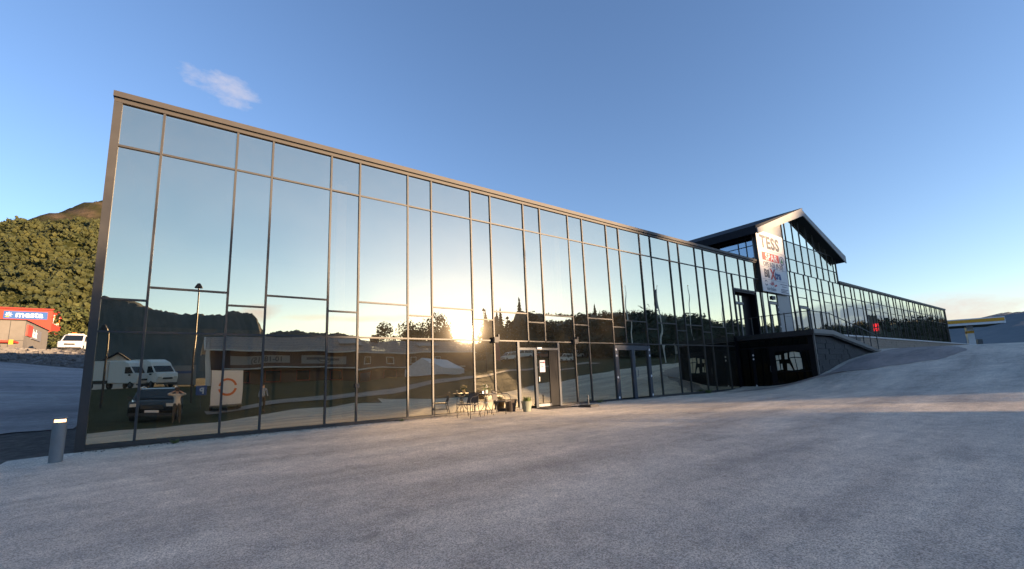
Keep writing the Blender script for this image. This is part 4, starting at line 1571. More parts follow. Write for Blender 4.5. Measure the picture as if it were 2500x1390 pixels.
# rubble on the shaded gravel bank
rd = random.Random(4)
rb = MB()
for i in range(1700):
    x, y = rd.uniform(-22, 2), rd.uniform(36.2, 46)
    s = rd.uniform(.05, .22)
    z = h1(x, y)
    c = Vector((x, y, z))
    pts = [c + Vector((rd.uniform(.6, 1.2) * s * dx, rd.uniform(.6, 1.2) * s * dy, rd.uniform(.4, .9) * s * dz)) for dx in (-1, 1) for dy in (-1, 1) for dz in (-.4, 1)]
    rb.add(pts, [(0, 1, 3, 2), (4, 6, 7, 5), (0, 4, 5, 1), (2, 3, 7, 6), (1, 5, 7, 3)])
tag(rb.build('rubble', 'rubble_grey'), 'grey rubble stones strewn over the gravel bank', 'rubble', kind='stuff')

# ---------------------------------------------------------------- right background
FC = thing('fuel_canopy', 'white and yellow filling station canopy on a single pillar beyond the building', 'canopy', (128, 2.2, 4.0))
a0, a1 = Vector((-2, 5.5, 0)), Vector((1.5, -2.9, 0))
dr = (a1 - a0).normalized()
nr = Vector((-dr.y, dr.x, 0))


def cbox(name, mat, s0, s1, d0, d1, z0, z1):
    p = [a0 + dr * s0 + nr * d0, a0 + dr * s1 + nr * d0, a0 + dr * s1 + nr * d1, a0 + dr * s0 + nr * d1]
    return MB().prism([(q.x, q.y, z0) for q in p], (0, 0, z1 - z0)).build(name, mat, FC)


L_ = (a1 - a0).length
cbox('roof', 'white_paint', -8, L_, -3, 6, 4.0, 5.25)
cbox('underside', 'steel_grey', -7.9, L_ - .1, -2.9, 5.9, 3.96, 3.99)
cbox('yellow_band', 'ink_yellow', -8, L_ - .1, -3.06, -3.0, 4.45, 5.05)
cbox('red_band', 'ink_red', -8, .6, -3.1, -3.06, 4.4, 5.15)
cbox('yellow_band', 'ink_yellow', L_, L_ + .05, -2.9, 2, 4.45, 5.05)
cbox('red_band', 'ink_red', L_ + .0, L_ + .08, 2.4, 3.4, 4.3, 5.2)
cbox('pillar', 'white_paint', L_ * .52 - .5, L_ * .52 + .5, -.5, .5, -.8, 3.97)
cbox('pillar_band', 'ink_yellow', L_ * .52 - .52, L_ * .52 + .52, -.52, .52, 2.5, 3.0)
cbox('pump', 'steel_grey', L_ * .52 + .8, L_ * .52 + 1.5, -.4, .4, -.6, 1.3)
# far mountains
def mountain(name, pts, depth, seed, mat='mountain_cover'):
    """ridge whose crest runs through pts; slopes fall to the valley on both sides"""
    rg = np.random.default_rng(seed)
    P_ = np.array(pts, float)
    k_ = np.linspace(0, 1, 140)
    kk_ = np.linspace(0, 1, len(P_))
    cx, cy, cz = [np.interp(k_, kk_, P_[:, i]) for i in range(3)]
    d = np.array([P_[-1, 0] - P_[0, 0], P_[-1, 1] - P_[0, 1]])
    d = d / np.linalg.norm(d)
    nn = np.array([-d[1], d[0]])
    s = np.linspace(-1, 1, 31)[:, None]
    X_ = cx + nn[0] * s * depth
    Y_ = cy + nn[1] * s * depth
    rough = sum(np.sin(k_ * f + rg.random() * 6) / f for f in (40, 90, 170)) * cz * .35
    fall = 1 - np.abs(s) ** 1.15
    Z_ = cz * fall + rough * fall + rg.standard_normal(X_.shape) * cz.mean() * .006 * (1 - np.abs(s)) - 20
    return tag(grid_obj(name, X_, Y_, Z_, mat, ('rock', np.clip(rg.random(X_.shape) * .5, 0, 1))), kind='structure')


def wpt(u, v, dist, mirror=False):
    d = px_ray(u, v)
    dh = math.hypot(d.x, d.y)
    q = CAM_LOC + d * (dist / dh)
    if mirror:
        return (q.x, -q.y, q.z + 20)
    return (q.x, q.y, q.z + 20)


mountain('mountain', [wpt(2250, 845, 2600), wpt(2320, 817, 2700), wpt(2345, 806, 2700), wpt(2375, 795, 2700), wpt(2402, 782, 2700), wpt(2440, 766, 2700), wpt(2500, 760, 2700), wpt(2620, 752, 2650), wpt(2800, 760, 2500), wpt(3100, 800, 2200)], 900, 1, 'hazed_mountain_cover')
mountain('mountain', [wpt(-300, 690, 3100, True), wpt(100, 705, 3050, True), wpt(245, 717, 3000, True), wpt(300, 727, 3000, True), wpt(360, 754, 3000, True), wpt(450, 768, 3000, True), wpt(520, 767, 3000, True), wpt(575, 772, 3000, True), wpt(606, 773, 3000, True), wpt(622, 795, 3000, True), wpt(640, 815, 3000, True), wpt(700, 900, 3000, True)], 800, 2)
mountain('mountain', [wpt(640, 830, 3400, True), wpt(672, 816, 3400, True), wpt(727, 812, 3400, True), wpt(780, 820, 3400, True), wpt(830, 818, 3400, True), wpt(900, 835, 3400, True)], 500, 6)

def mir(u, v, Y):
    d = px_ray(u, v)
    t = (Y + 13.494) / d.y
    q = CAM_LOC + d * t
    return q.x, -q.y, q.z


mountain('mountain', [(-600, -3000, 470), (-1500, -2700, 520), (-2300, -1900, 560), (-2700, -900, 520), (-2600, 200, 470), (-2200, 1200, 430), (-1500, 2000, 380)], 900, 9)

# ---------------------------------------------------------------- across the yard (seen in the mirror glass)
LH = thing('long_house', 'long two-storey house with grey tiled roof and shop boards across the yard', 'house', (4.9, -55.6, 1.5))
HL = 39.0
MB().box(0, HL, -10.2, 0, -1, 4.6).build('wall', 'clap_dark', LH)
MB().prism([(0, 0, -1), (0, -10.2, -1), (0, -10.2, 4.6), (0, -5.1, 6.6), (0, 0, 4.6)], (-.12, 0, 0)).build('end_wall', 'clap_white', LH)
# tiled roof: rows of lapped tiles
for sgn, yy in ((1, .9), (-1, -11.1)):
    rf = MB()
    nrow = 15
    for kr in range(nrow):
        t0, t1 = kr / nrow, (kr + 1.12) / nrow
        ya, yb = yy + (-5.1 - yy) * t0, yy + (-5.1 - yy) * t1
        za, zb = 4.55 + 2.35 * t0, 4.55 + 2.35 * t1
        vs, fs = [], []
        nx_ = 160 if sgn == 1 else 4
        for i in range(nx_ + 1):
            x = -.7 + (HL + 1.4) * i / nx_
            wv = .05 * (i % 2)
            vs += [(x, ya, za + .06 + wv), (x, yb, zb + wv)]
        for i in range(nx_):
            fs.append((2 * i, 2 * i + 2, 2 * i + 3, 2 * i + 1) if sgn == 1 else (2 * i, 2 * i + 1, 2 * i + 3, 2 * i + 2))
        rf.add(vs, fs)
    rf.build('roof', 'roof_tile', LH)
MB().box(-.7, HL + .7, .82, .96, 4.42, 4.60).build('gutter', 'clap_white', LH)
MB().prism([(-.75, .9, 4.42), (-.75, -5.1, 6.8), (-.75, -11.1, 4.42), (-.75, -11.1, 4.62), (-.75, -5.1, 7.02), (-.75, .9, 4.62)], (.14, 0, 0)).build('verge_board', 'clap_white', LH)
MB().box(1.4, 37, 0, 1.1, 2.10, 2.24).build('canopy', 'clap_white', LH)
MB().box(2.0, 9.5, 0.01, .10, 2.75, 3.85).build('shop_board', 'fascia', LH)
lettering('10-18 (15)', 1.0, 'ink_dark', LH, (8.6, .11, 2.95), (R(90), 0, R(180)), bold=.03)
MB().box(11.2, 17.0, 0.01, .10, 2.7, 3.9).build('shop_board', 'fascia', LH)
MB().box(11.9, 15.9, .10, .12, 3.25, 3.6).build('board_lettering', 'ink_dark', LH)
arc = MB()
for kq in range(8):
    a0_, a1_ = math.pi * (1.1 + .8 * kq / 8), math.pi * (1.1 + .8 * (kq + 1) / 8)
    arc.prism([(13.9 + .75 * math.cos(a0_), .10, 3.45 + .6 * math.sin(a0_)), (13.9 + .75 * math.cos(a1_), .10, 3.45 + .6 * math.sin(a1_)), (13.9 + .6 * math.cos(a1_), .10, 3.45 + .48 * math.sin(a1_)), (13.9 + .6 * math.cos(a0_), .10, 3.45 + .48 * math.sin(a0_))], (0, .02, 0))
arc.build('board_arc', 'ink_dark', LH)
for x in (2.5, 6.5, 10.5, 14.5, 19, 23, 27, 31, 35):
    f = MB().box(x, x + 1.9, .0, .06, .35, 1.85).build('window', 'red_dark', LH)
    MB().box(x + .1, x + 1.8, .06, .075, .45, 1.75).build('pane', 'car_glass', f)
for x in (19.5, 23.5, 27.5, 31.5):
    f = MB().box(x, x + 1.1, .0, .06, 2.75, 3.9).build('window', 'clap_white', LH)
    MB().box(x + .1, x + 1.0, .06, .075, 2.85, 3.8).build('pane', 'car_glass', f)
for x in (16.2, 29.5):
    sk = MB().prism([(x, -1.2, 5.62), (x + 3.4, -1.2, 5.62), (x + 3.4, -2.9, 6.30), (x, -2.9, 6.30)], (0, .05, .14)).build('skylight', 'fascia', LH)
MB().box(22.5, 23.6, -5.5, -4.6, 6.2, 7.7).build('chimney', 'roof_dark', LH)
WG = thing('white_gable_house', 'small white gabled house behind the box trucks across the yard', 'house', (-5.6, -66, 1.2))
MB().prism([(-3.2, 0, 0), (3.2, 0, 0), (3.2, 0, 2.4), (0, 0, 5.2), (-3.2, 0, 2.4)], (0, -7, 0)).build('wall', 'clap_white', WG)
for s in (-1, 1):
    MB().prism([(0, .4, 5.3), (s * 3.7, .4, 2.05), (s * 3.7, .4, 2.25), (0, .4, 5.5)], (0, -7.8, 0)).build('roof', 'roof_dark', WG)

# box trucks, vans and the photographer's car
TRK = [(-1.2, .55), (3.0, .45), (3.12, .9), (3.02, 1.35), (2.55, 1.5), (1.85, 2.25), (1.6, 2.6), (.7, 2.95), (-1.2, 3.0)]
trk_side = [[(2.45, 1.5), (1.9, 2.2), (1.2, 2.2), (1.2, 1.5)]]


def box_back(t, hw, y1):
    std_front(.95, .85)(t, hw, y1)
    MB().box(-1.05, 1.05, -4.6, -1.25, .85, 3.05).build('cargo_box', 'white_paint', t)
    MB().box(1.05, 1.06, -3.6, -2.2, 2.1, 2.35).build('lettering_bar', 'ink_dark', t)
    MB().box(-.9, .9, -4.5, -1.2, .55, .85).build('chassis', 'plastic_dark', t)


truck = vehicle('box_truck', 'white box truck parked left of another across the yard', 'truck', (-3.3, -50.5, h1(-3.3, -50.5)), R(-42), TRK, 1.0, 1.4, 2.95, 'white_paint', trk_side, [((2.53, 1.53), (1.87, 2.22), .012)], (-3.4, 2.1), .36, 'box trucks across the yard', box_back, .06)
bpy.context.view_layer.update()
clone(truck, (-.9, -50.0, h1(-.9, -50)), R(-30), 'white box truck with high cab right of another across the yard')
CGB = thing('cargo_container', 'pale grey cargo container beside the end of the long house', 'container', (1.9, -52.5, h1(1.9, -52.5)))
MB().box(-1.6, 1.4, -1.1, 1.1, .2, 2.3).build('box', 'fascia', CGB)
MB().box(-1.0, 1.0, 1.1, 1.12, 1.35, 1.65).build('lettering_bar', 'ink_blue', CGB)
for x in (-1.4, 1.2):
    MB().box(x - .1, x + .1, -1, 1, 0, .2).build('skid', 'steel_dark', CGB)

vg = 'white vans parked by the wood'
for i, (x, y, a, lab) in enumerate(((55.5, -60, 80, 'white van at the left end of the row by the wood'), (60, -61, 100, 'white van second from the left in the row by the wood'), (70, -60, 95, 'white van second from the right in the row by the wood'), (75.5, -60.5, 85, 'white van at the right end of the row by the wood'))):
    if i == 0:
        vv = vehicle('parked_van', lab, 'van', (x, y, h1(x, y)), R(a), VAN, .93, 1.0, 1.9, 'white_paint', van_side + [[(-.1, 1.14), (-.1, 1.7), (-1.7, 1.7), (-1.7, 1.14)]], [((1.33, 1.13), (.66, 1.77), .01)], (-1.35, 1.4), group=vg, extras=std_front(.80, .72))
        bpy.context.view_layer.update()
    else:
        clone(vv, (x, y, h1(x, y)), R(a), lab)
SEDAN = [(-2.15, .35), (2.1, .30), (2.2, .6), (2.1, .82), (1.1, .95), (.25, 1.42), (-.9, 1.45), (-1.7, 1.05), (-2.15, .98)]
vehicle('parked_car', 'dark red saloon between the white vans by the wood', 'car', (65.2, -60, h1(65.2, -60)), R(90), SEDAN, .88, .9, 1.45, 'car_red', [[(.95, .98), (.25, 1.36), (-.85, 1.38), (-1.4, 1.02)]], [((1.05, .97), (.28, 1.40), .01)], (-1.3, 1.35), .31, extras=std_front(.66, .55))
SUV = [(-2.2, .35), (2.2, .32), (2.3, .70), (2.2, .98), (1.25, 1.08), (.45, 1.62), (.2, 1.68), (-1.7, 1.66), (-2.15, 1.1)]


def suv_x(t, hw, y1):
    std_front(.80, .70)(t, hw, y1)
    for s in (-1, 1):
        MB().tube([(s * .72, .3, 1.70), (s * .70, -.6, 1.76), (s * .70, -1.6, 1.70)], .03, 6).build('roof_rail', 'ink_white', t)


vehicle('black_suv', 'black estate car with pale roof rails parked behind the photographer', 'car', (.75, -17.7, h1(.75, -17.7)), R(4), SUV, .95, 1.05, 1.68, 'car_black', [[(1.05, 1.12), (.42, 1.56), (-.6, 1.60), (-.6, 1.12)], [(-.68, 1.12), (-.68, 1.60), (-1.6, 1.58), (-1.9, 1.12)]], [((1.23, 1.11), (.48, 1.59), .01)], (-1.4, 1.4), .36, extras=suv_x)
TRR = thing('box_trailer', 'white box trailer with an orange broken ring mark on its end', 'trailer', (4.1, -20.6, h1(4.1, -20.6)), R(3))
MB().box(-.85, .85, -3.2, 0, .45, 2.55).build('box', 'white_paint', TRR)
MB().box(-.9, .9, -3.2, .06, .36, .45).build('chassis', 'steel_grey', TRR)
rg_ = MB()
for kq in range(32):
    ang = (kq + .5) * 360 / 32
    if 75 + 90 < ang < 195 or ang < 15 or ang > 345:
        continue
    a0_, a1_ = R(kq * 360 / 32), R((kq + 1) * 360 / 32)
    rg_.prism([(.52 * math.cos(a0_), 0, 1.5 + .52 * math.sin(a0_)), (.52 * math.cos(a1_), 0, 1.5 + .52 * math.sin(a1_)), (.39 * math.cos(a1_), 0, 1.5 + .39 * math.sin(a1_)), (.39 * math.cos(a0_), 0, 1.5 + .39 * math.sin(a0_))], (0, .012, 0))
rg_.build('ring_mark', 'ink_orange', TRR)
for s in (-1, 1):
    for y in (-1.4, -2.2):
        MB().lathe([(.24, -.09), (.30, -.08), (.30, .08), (.24, .09)], (s * .82, y, .30), 14, 'x').build('wheel', 'tyre', TRR)
MB().tube([(0, 0, .42), (0, .9, .40)], .04, 6).build('drawbar', 'steel_grey', TRR)
MB().tube([(0, .7, 0), (0, .7, .5)], .03, 6).build('jockey_leg', 'steel_grey', TRR)
TN = thing('party_tent', 'white marquee tent with sloping roof on the grass across the yard', 'tent', (29.5, -41, h1(29.5, -41)), R(-38))
for s in (-1, 1):
    MB().prism([(-4, s * 2.6, .9), (3.2, s * 2.6, .9), (3.2, 0, 2.3), (-4, 0, 2.3)], (0, 0, .04)).build('roof_cloth', 'tent_cloth', TN)
    MB().box(-4, 3.2, s * 2.6 - .02, s * 2.6 + .02, 0, .9).build('side_cloth', 'tent_cloth', TN)
for x in (-4, 3.2):
    MB().prism([(x, -2.6, 0), (x, 2.6, 0), (x, 2.6, .9), (x, 0, 2.3), (x, -2.6, .9)], (.03, 0, 0)).build('end_cloth', 'tent_cloth', TN)


# poles, lamps, signs
def lamp_post(label, x, y, hgt, grp='street lamps across the yard'):
    z = h1(x, y)
    t = thing('lamp_post', label, 'street lamp', (x, y, z), 0, grp)
    MB().tube([(0, 0, 0), (0, 0, hgt)], [.07, .045], 8).build('mast', 'steel_dark', t)
    MB().lathe([(.28, -.02), (.24, .10), (.10, .34), (.06, .36)], (0, 0, hgt), 12).build('lamp_head', 'steel_dark', t)
    return t


lamp_post('tall dark street lamp rising before the box trailer end of the long house', 2.42, -28, 8.6)
lamp_post('shorter street lamp on the grass left of the box trucks', -2.6, -27, 5.2)
lamp_post('street lamp standing before the wood beside the tent', 37.2, -40.5, 9.0)


def flagpole(label, x, y, hgt, flag):
    z = h1(x, y)
    t = thing('flagpole', label, 'flagpole', (x, y, z), 0, 'flagpoles along the drive')
    MB().tube([(0, 0, 0), (0, 0, 2), (0, 0, hgt)], [.13, .11, .035], 8).build('mast', 'pole_white', t)
    MB().lathe([(.02, 0), (.08, .06), (.08, .1), (.02, .16)], (0, 0, hgt), 8).build('finial', 'ink_yellow', t)
    if flag:
        vs, fs = [], []
        for i in range(7):
            for j in range(9):
                vs.append((-.1 - i * .2, .12 * math.sin(i * 1.3 + j * .5) * i / 6, hgt - .4 - j * .42 - i * .05 * (8 - j) * .15))
        for i in range(6):
            for j in range(8):
                q = i * 9 + j
                fs.append((q, q + 1, q + 10, q + 9))
        MB().add(vs, fs).build('flag', 'flag_cloth', t, smooth=True)


flagpole('leftmost bare white flagpole along the drive', 58, -30.5, 12.2, False)
flagpole('white flagpole with a hanging grey flag along the drive', 65.6, -30.5, 12.7, True)
flagpole('third white flagpole from the left along the drive, bare', 75, -30.5, 13.2, False)
flagpole('rightmost bare white flagpole along the drive', 86, -30.5, 13.2, False)
PS = thing('parking_sign', 'blue parking sign on a short post beside the street lamp', 'sign', (2.9, -24, h1(2.9, -24)))
MB().tube([(0, -.03, 0), (0, -.03, 1.5)], .03, 6).build('post', 'steel_grey', PS)
MB().box(-.3, .3, 0, .02, .9, 1.5).build('plate', 'panel_blue', PS)
lettering('P', .5, 'ink_white', PS, (.17, .03, 1.02), (R(90), 0, R(180)), bold=.02)
psx, psy, psz = mir(2137, 799, 9.0)
FS = thing('price_sign', 'tall filling station price sign with red lit figures at the drive', 'sign', (psx, psy, psz - 3.2), R(28))
FS.scale = (.62, .62, .62)
MB().box(-1.3, 1.3, -.15, .15, 3.2, 8.2).build('board', 'concrete', FS)
MB().box(-1.4, -1.05, -.2, .2, -4, 8.4).build('post', 'steel_grey', FS)
for r_i in range(2):
    for c_i in range(3):
        MB().box(-.75 + c_i * .62, -.25 + c_i * .62, .15, .18, 5.25 - r_i * 1.1, 6.05 - r_i * 1.1).build('lit_figure', 'led_red', FS)
DB = thing('direction_board', 'grey information board on two posts by the drive', 'sign', (56.5, -22, h1(56.5, -22)))
for x in (-1, 1):
    MB().tube([(x, 0, 0), (x, 0, 2.4)], .05, 6).build('post', 'steel_grey', DB)
MB().box(-1.2, 1.2, .05, .1, 1.2, 2.5).build('board', 'fascia', DB)
for z in (2.2, 1.9, 1.6):
    MB().box(-.9, .8, .1, .11, z, z + .1).build('text_line', 'ink_dark', DB)
BF = thing('beach_flag', 'pink feather banner standing by the parked vans', 'banner', (47.5, -52, h1(47.5, -52)))
MB().tube([(0, 0, 0), (0, 0, 3.4), (-.1, 0, 4.4), (-.5, 0, 4.9)], .03, 6).build('pole', 'steel_grey', BF)
MB().prism([(-.04, 0, 1.2), (-.04, 0, 3.4), (-.14, 0, 4.35), (-.55, 0, 4.85), (-1.05, 0, 3.6), (-1.1, 0, 1.5)], (0, .02, 0)).build('banner_cloth', 'pink_flag', BF)


# ---------------------------------------------------------------- trees opposite
def broadleaf(name, label, x, y, hgt, seed, group, mat='leaf_dark', n=2600):
    rd_ = random.Random(seed)
    z = h1(x, y) - .2
    t = thing(name, label, 'tree', (x, y, z), rd_.random() * 6, group)
    b_ = MB()
    b_.tube([(0, 0, 0), (.1, 0, hgt * .3), (0, .1, hgt * .75)], [hgt * .022, hgt * .016, .03], 7)
    for q in range(6):
        a = q * 1.05 + rd_.random()
        z0 = hgt * (.3 + .07 * q)
        b_.tube([(0, 0, z0), (hgt * .12 * math.cos(a), hgt * .12 * math.sin(a), z0 + hgt * .12), (hgt * .22 * math.cos(a), hgt * .22 * math.sin(a), z0 + hgt * .2)], [.09, .06, .02], 5)
    b_.build('trunk', 'bark', t)
    mb = MB()
    leaf_mass(mb, (0, 0, hgt * .60), (hgt * .42, hgt * .42, hgt * .46), n, hgt * .020 + .06, rd_)
    mb.build('crown', mat, t)
    return t


def spruce_mesh(mb, c, hgt, rd_, tiers=13):
    for k_ in range(tiers):
        f = k_ / tiers
        z = c[2] + hgt * (.10 + .88 * f)
        r = hgt * .19 * (1 - f) ** .85 + .12
        nb = 9 if k_ < tiers - 3 else 6
        ph = rd_.random() * 6
        for j in range(nb):
            a = ph + j * 2 * math.pi / nb + rd_.gauss(0, .15)
            rr_ = r * rd_.uniform(.65, 1.15)
            w = .42 * rr_
            ca, sa = math.cos(a), math.sin(a)
            tip = (c[0] + rr_ * ca, c[1] + rr_ * sa, z - rr_ * .42)
            up = (c[0], c[1], z + hgt * .055)
            l_ = (c[0] + rr_ * .55 * ca - w * sa, c[1] + rr_ * .55 * sa + w * ca, z - rr_ * .34)
            r_ = (c[0] + rr_ * .55 * ca + w * sa, c[1] + rr_ * .55 * sa - w * ca, z - rr_ * .34)
            mb.add([up, l_, tip, r_], [(0, 1, 2), (0, 2, 3)])
    mb.add([(c[0] - .06, c[1], c[2] + hgt * .9), (c[0] + .06, c[1], c[2] + hgt * .9), (c[0], c[1], c[2] + hgt * 1.04)], [(0, 1, 2)])


tl = ['leftmost loose broadleaf tree above the long house roof', 'second broadleaf tree from the left above the long house roof', 'bushy tree in the middle of the clump above the house roof', 'tall rounded tree of the clump above the house roof', 'broadleaf tree left of the low sun above the house roof', 'broadleaf tree at the right of the low sun']
for i, (u, v) in enumerate(((960, 792), (997, 795), (1022, 797), (1058, 780), (1084, 791), (1212, 795))):
    x, y, zt = mir(u, v, 78)
    zg = h1(x, y) - .2
    broadleaf('broadleaf_tree', tl[i], x, y, zt - zg, 100 + i, 'trees above the house roof')
sl = ['slim spruce right of the low sun', 'low spruce second from the low sun', 'small spruce in the middle of the spruce row', 'small spruce left of the tallest one', 'tallest spruce of the row, with a bent top', 'spruce rising alone from the wood edge']
for i, (u, v) in enumerate(((1186, 750), (1206, 760), (1216, 752), (1226, 748), (1265, 725), (1448, 741))):
    x, y, zt = mir(u, v, 168)
    zg = h1(x, y) - .2
    t = thing('spruce_tree', sl[i], 'tree', (x, y, zg), 0, 'spruces by the wood')
    mb = MB()
    spruce_mesh(mb, (0, 0, 0), (zt - zg), random.Random(300 + i), 22)
    mb.build('crown', 'needle', t)
    MB().tube([(0, 0, 0), (0, 0, (zt - zg) * .9)], [.22, .04], 6).build('trunk', 'bark', t)
# the wood as one mass
rd = random.Random(55)
wm = MB()
top_px = [(1110, 812), (1160, 806), (1178, 786), (1205, 780), (1225, 770), (1235, 795), (1250, 795), (1255, 762), (1284, 764), (1330, 771), (1390, 766), (1450, 760), (1520, 757), (1600, 757), (1660, 765), (1720, 772), (1760, 783), (1800, 778), (1860, 786), (1960, 798), (2052, 789), (2097, 784), (2150, 774), (2200, 777), (2240, 772), (2310, 774)]  # skyline notched where low sun is let through to the sign
tu = np.array([p[0] for p in top_px], float)
tv = np.array([p[1] for p in top_px], float)
def wood_far(u):
    return float(np.interp(u, [1110, 1350, 1550, 1800, 2050, 2310], [185, 180, 130, 80, 52, 40]))


wu = np.linspace(1180, 2310, 220)
wrows = []
for f_, dz in ((0.58, 999), (0.68, 0.55), (0.82, .85), (1.0, 1.0), (1.3, .8), (1.9, 0.0)):
    row = []
    for u in wu:
        Yc = wood_far(u) * 1.12
        vt = float(np.interp(u, tu, tv)) + (8 if u < 1300 else 8 + 12 * min(1, (u - 1300) / 60))  # left end of the ridge kept higher to shade the gable
        x, y, zt = mir(u, vt, Yc * f_)
        xc_, yc_, zc_ = mir(u, vt, Yc)
        zg = h1(x, y) - 1
        row.append((x, y, zg if dz == 999 else zg + max(zc_ - zg, 0) * dz + 1.2 * math.sin(u * .11) * dz))
    wrows.append(row)
WR = np.array(wrows)
x0_ = WR[..., 0] + WR[..., 1] * 0.6056
WR[..., 2] = np.where((x0_ > 30.6) & (x0_ < 34.9), np.minimum(WR[..., 2], 4.5 - WR[..., 1] * 0.1293), WR[..., 2])  # gap shaped into the ridge so the sun reaches the sign board
tag(grid_obj('wooded_ridge', WR[..., 0], WR[..., 1], WR[..., 2], 'needle'), kind='structure')
for i in range(760):
    u = rd.uniform(1190, 2310) if i > 260 else rd.uniform(1190, 1800)
    Y = wood_far(u) * rd.uniform(.72, 1.1)
    vt = float(np.interp(u, tu, tv)) + rd.uniform(0, 26)
    x, y, zt = mir(u, vt, Y)
    if y > -36 and x < 120:
        continue
    zg = h1(x, y) - .4
    if 29.8 < x + y * .6056 < 35.4:
        zt = min(zt, 4.5 - y * .1293)  # trees cut low here to keep the sun gap open
    hgt = max(zt - zg, 4)
    if rd.random() < .5:
        spruce_mesh(wm, (x, y, zg), hgt, rd, 11)
    else:
        leaf_mass(wm, (x, y, zg + hgt * .55), (hgt * .34, hgt * .34, hgt * .48), 210, hgt * .055, rd)
for i in range(150):   # low scrub closing the skyline under the sun
    u = rd.uniform(1085, 1215)
    Y = rd.uniform(125, 175)
    x, y, zt = mir(u, 840, Y)
    zt = .1293 * Y - 1.0 - rd.uniform(0, 2.5)
    zg = h1(x, y) - .5
    hgt = max(zt - zg, 2)
    leaf_mass(wm, (x, y, zg + hgt * .42), (hgt * .5, hgt * .5, hgt * .42), 130, hgt * .07, rd)
for i in range(520):   # crest line of the wood
    u = rd.uniform(1290, 2310)
    Y = wood_far(u) * rd.uniform(.95, 1.16)
    vt = float(np.interp(u, tu, tv)) + rd.uniform(-3, 11)
    x, y, zt = mir(u, vt, Y)
    if 29.8 < x + y * .6056 < 35.4:
        continue  # no crest trees in the gap left for the sun
    hgt = rd.uniform(7, 11) * (.55 + .45 * Y / 180)
    if rd.random() < .6:
        spruce_mesh(wm, (x, y, zt - hgt), hgt, rd, 9)
    else:
        leaf_mass(wm, (x, y, zt - hgt * .5), (hgt * .36, hgt * .36, hgt * .46), 120, hgt * .06, rd)
for i in range(260):   # shrubs closing the foot of the wood
    u = rd.uniform(1230, 2300)
    f = (u - 1110) / 1200
    Y = 70 * (1 - .66 * max(0, f)) + rd.uniform(0, 8)
    x, y, zt = mir(u, 860, Y)
    if y > -36 and x < 95:
        continue
    zg = h1(x, y) - .3
    hgt = rd.uniform(2.5, 6)
    leaf_mass(wm, (x, y, zg + hgt * .5), (hgt * .6, hgt * .6, hgt * .5), 110, hgt * .09, rd)
wq = wm.build('wood', 'needle')
tag(wq, 'dark mixed wood of spruce and birch across the yard', 'wood', kind='stuff')


# ---------------------------------------------------------------- people
def person(label, loc, rz, joints, edges, radii, cloth, hairpos=None, group=None):
    t = thing('person', label, 'person', loc, rz, group)
    me = bpy.data.meshes.new('body')
    me.from_pydata([joints[k_] for k_ in joints], [(list(joints).index(a), list(joints).index(b_)) for a, b_ in edges], [])
    o = link('body', me)
    md = o.modifiers.new('skin', 'SKIN')
    md.use_smooth_shade = True
    sv = me.skin_vertices[0].data
    for i, k_ in enumerate(joints):
        r_ = radii[k_]
        sv[i].radius = (r_, r_) if not isinstance(r_, tuple) else r_
        sv[i].use_root = (k_ == 'pelvis')
    o.modifiers.new('sub', 'SUBSURF').levels = 1
    dg = bpy.context.evaluated_depsgraph_get()
    m2 = bpy.data.meshes.new_from_object(o.evaluated_get(dg))
    bpy.data.objects.remove(o)
    m2.materials.clear()
    for mt in ('skin', cloth[0], cloth[1], 'hair'):
        m2.materials.append(MATS[mt])
    for p in m2.polygons:
        p.use_smooth = True
        c = p.center
        if c.z < .07:
            p.material_index = 3
        elif c.z < .94:
            p.material_index = 2
        elif c.z < 1.42 or (abs(c.x) > .19 and c.z < 1.5):
            p.material_index = 1
        else:
            p.material_index = 0
    link('body', m2, t)
    hd = joints['head']
    MB().lathe([(.03, -.02), (.085, .0), (.105, .06), (.095, .12), (.05, .155), (.01, .165)], (hd[0], hd[1] - .015, hd[2] - .01), 12).build('hair', 'hair', t, smooth=True)
    nz = MB()
    nz.prism([(hd[0] - .014, hd[1] + .085, hd[2] - .02), (hd[0] + .014, hd[1] + .085, hd[2] - .02), (hd[0], hd[1] + .085, hd[2] + .035)], (0, .02, 0))
    nz.build('nose', 'skin', t)
    for s in (-1, 1):
        MB().lathe([(.003, 0), (.012, .004), (.003, .008)], (hd[0] + s * .034, hd[1] + .088, hd[2] + .035), 8).build('eye', 'hair', t)
    return t


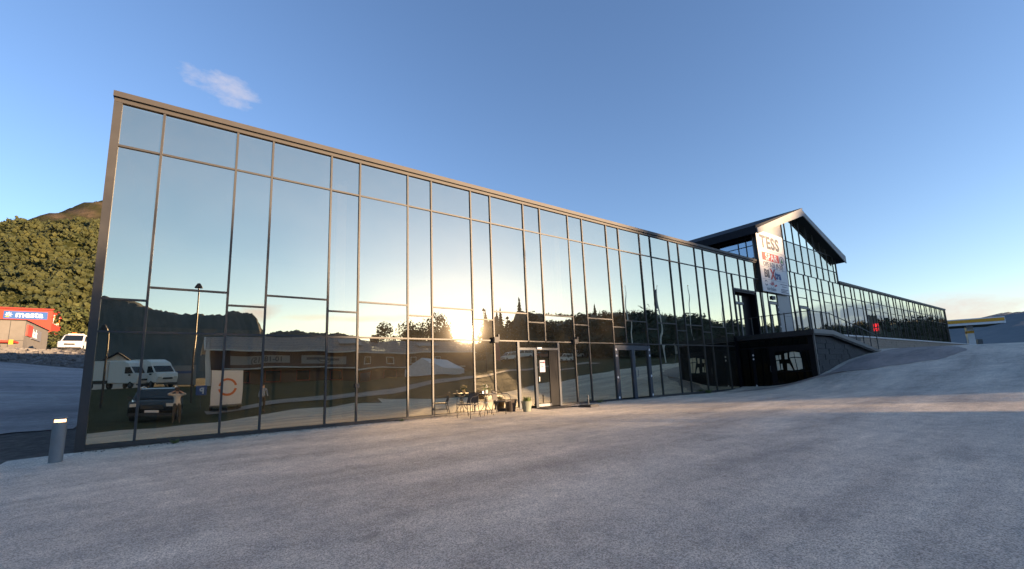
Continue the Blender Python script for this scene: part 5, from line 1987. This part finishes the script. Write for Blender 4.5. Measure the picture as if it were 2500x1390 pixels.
J = dict(pelvis=(0, 0, .93), spine=(0, .0, 1.12), chest=(0, .0, 1.32), neck=(0, 0, 1.47), head=(0, .02, 1.60), crown=(0, .02, 1.68),
         ls=(-.18, 0, 1.40), le=(-.36, .16, 1.42), lw=(-.11, .27, 1.56), lf=(-.055, .30, 1.59), rs=(.18, 0, 1.40), re=(.36, .16, 1.42), rw=(.11, .27, 1.56), rf=(.055, .30, 1.59),
         lh=(-.10, 0, .88), lk=(-.12, .02, .48), la=(-.12, -.02, .09), lt=(-.13, .13, .04), rh=(.10, 0, .88), rk=(.13, .02, .48), ra=(.14, -.02, .09), rt=(.16, .13, .04))
E_ = [('pelvis', 'spine'), ('spine', 'chest'), ('chest', 'neck'), ('neck', 'head'), ('head', 'crown'), ('chest', 'ls'), ('ls', 'le'), ('le', 'lw'), ('lw', 'lf'), ('chest', 'rs'), ('rs', 're'), ('re', 'rw'), ('rw', 'rf'),
      ('pelvis', 'lh'), ('lh', 'lk'), ('lk', 'la'), ('la', 'lt'), ('pelvis', 'rh'), ('rh', 'rk'), ('rk', 'ra'), ('ra', 'rt')]
RD = dict(pelvis=(.15, .11), spine=(.13, .10), chest=(.15, .11), neck=.055, head=.088, crown=.07, ls=.062, le=.045, lw=.032, lf=.03, rs=.062, re=.045, rw=.032, rf=.03,
          lh=.085, lk=.060, la=.042, lt=.038, rh=.085, rk=.060, ra=.042, rt=.038)
pz = h1(1.56, -13.85)
person('person in a pale shirt and brown trousers holding a phone up with both hands', (1.5623, -13.86, CAM_LOC.z - 1.60), 0, J, E_, RD, ('shirt', 'trousers'))
PH = thing('phone', 'dark phone held up in both hands by the person in a pale shirt', 'phone', (1.5623, -13.535, 1.2))
MB().box(-.075, .075, -.008, .0, -.036, .036).build('case', 'plastic_dark', PH)
MB().box(-.065, .065, -.010, -.008, -.030, .030).build('screen', 'car_glass', PH)
J2 = dict(J)
J2.update(le=(-.26, -.02, 1.14), lw=(-.27, .06, .90), lf=(-.27, .08, .82), re=(.26, -.02, 1.14), rw=(.27, .06, .90), rf=(.27, .08, .82))
person('person in a grey-blue top and dark trousers standing with arms down on the grass', (5.55, -15.2, h1(5.55, -15.2) + .0), R(-20), J2, E_, RD, ('shirt_blue', 'hair'))

# yellow crate just inside the glass at the left corner
YB = thing('yellow_bin', 'yellow storage bin standing inside the glass near the left corner', 'bin', (1.35, 1.4, .03))
MB().box(-.16, .16, -.16, .16, 0, .62).build('box', 'bin_yellow', YB)
MB().box(-.18, .18, -.18, .18, .62, .66).build('lid', 'bin_yellow', YB)
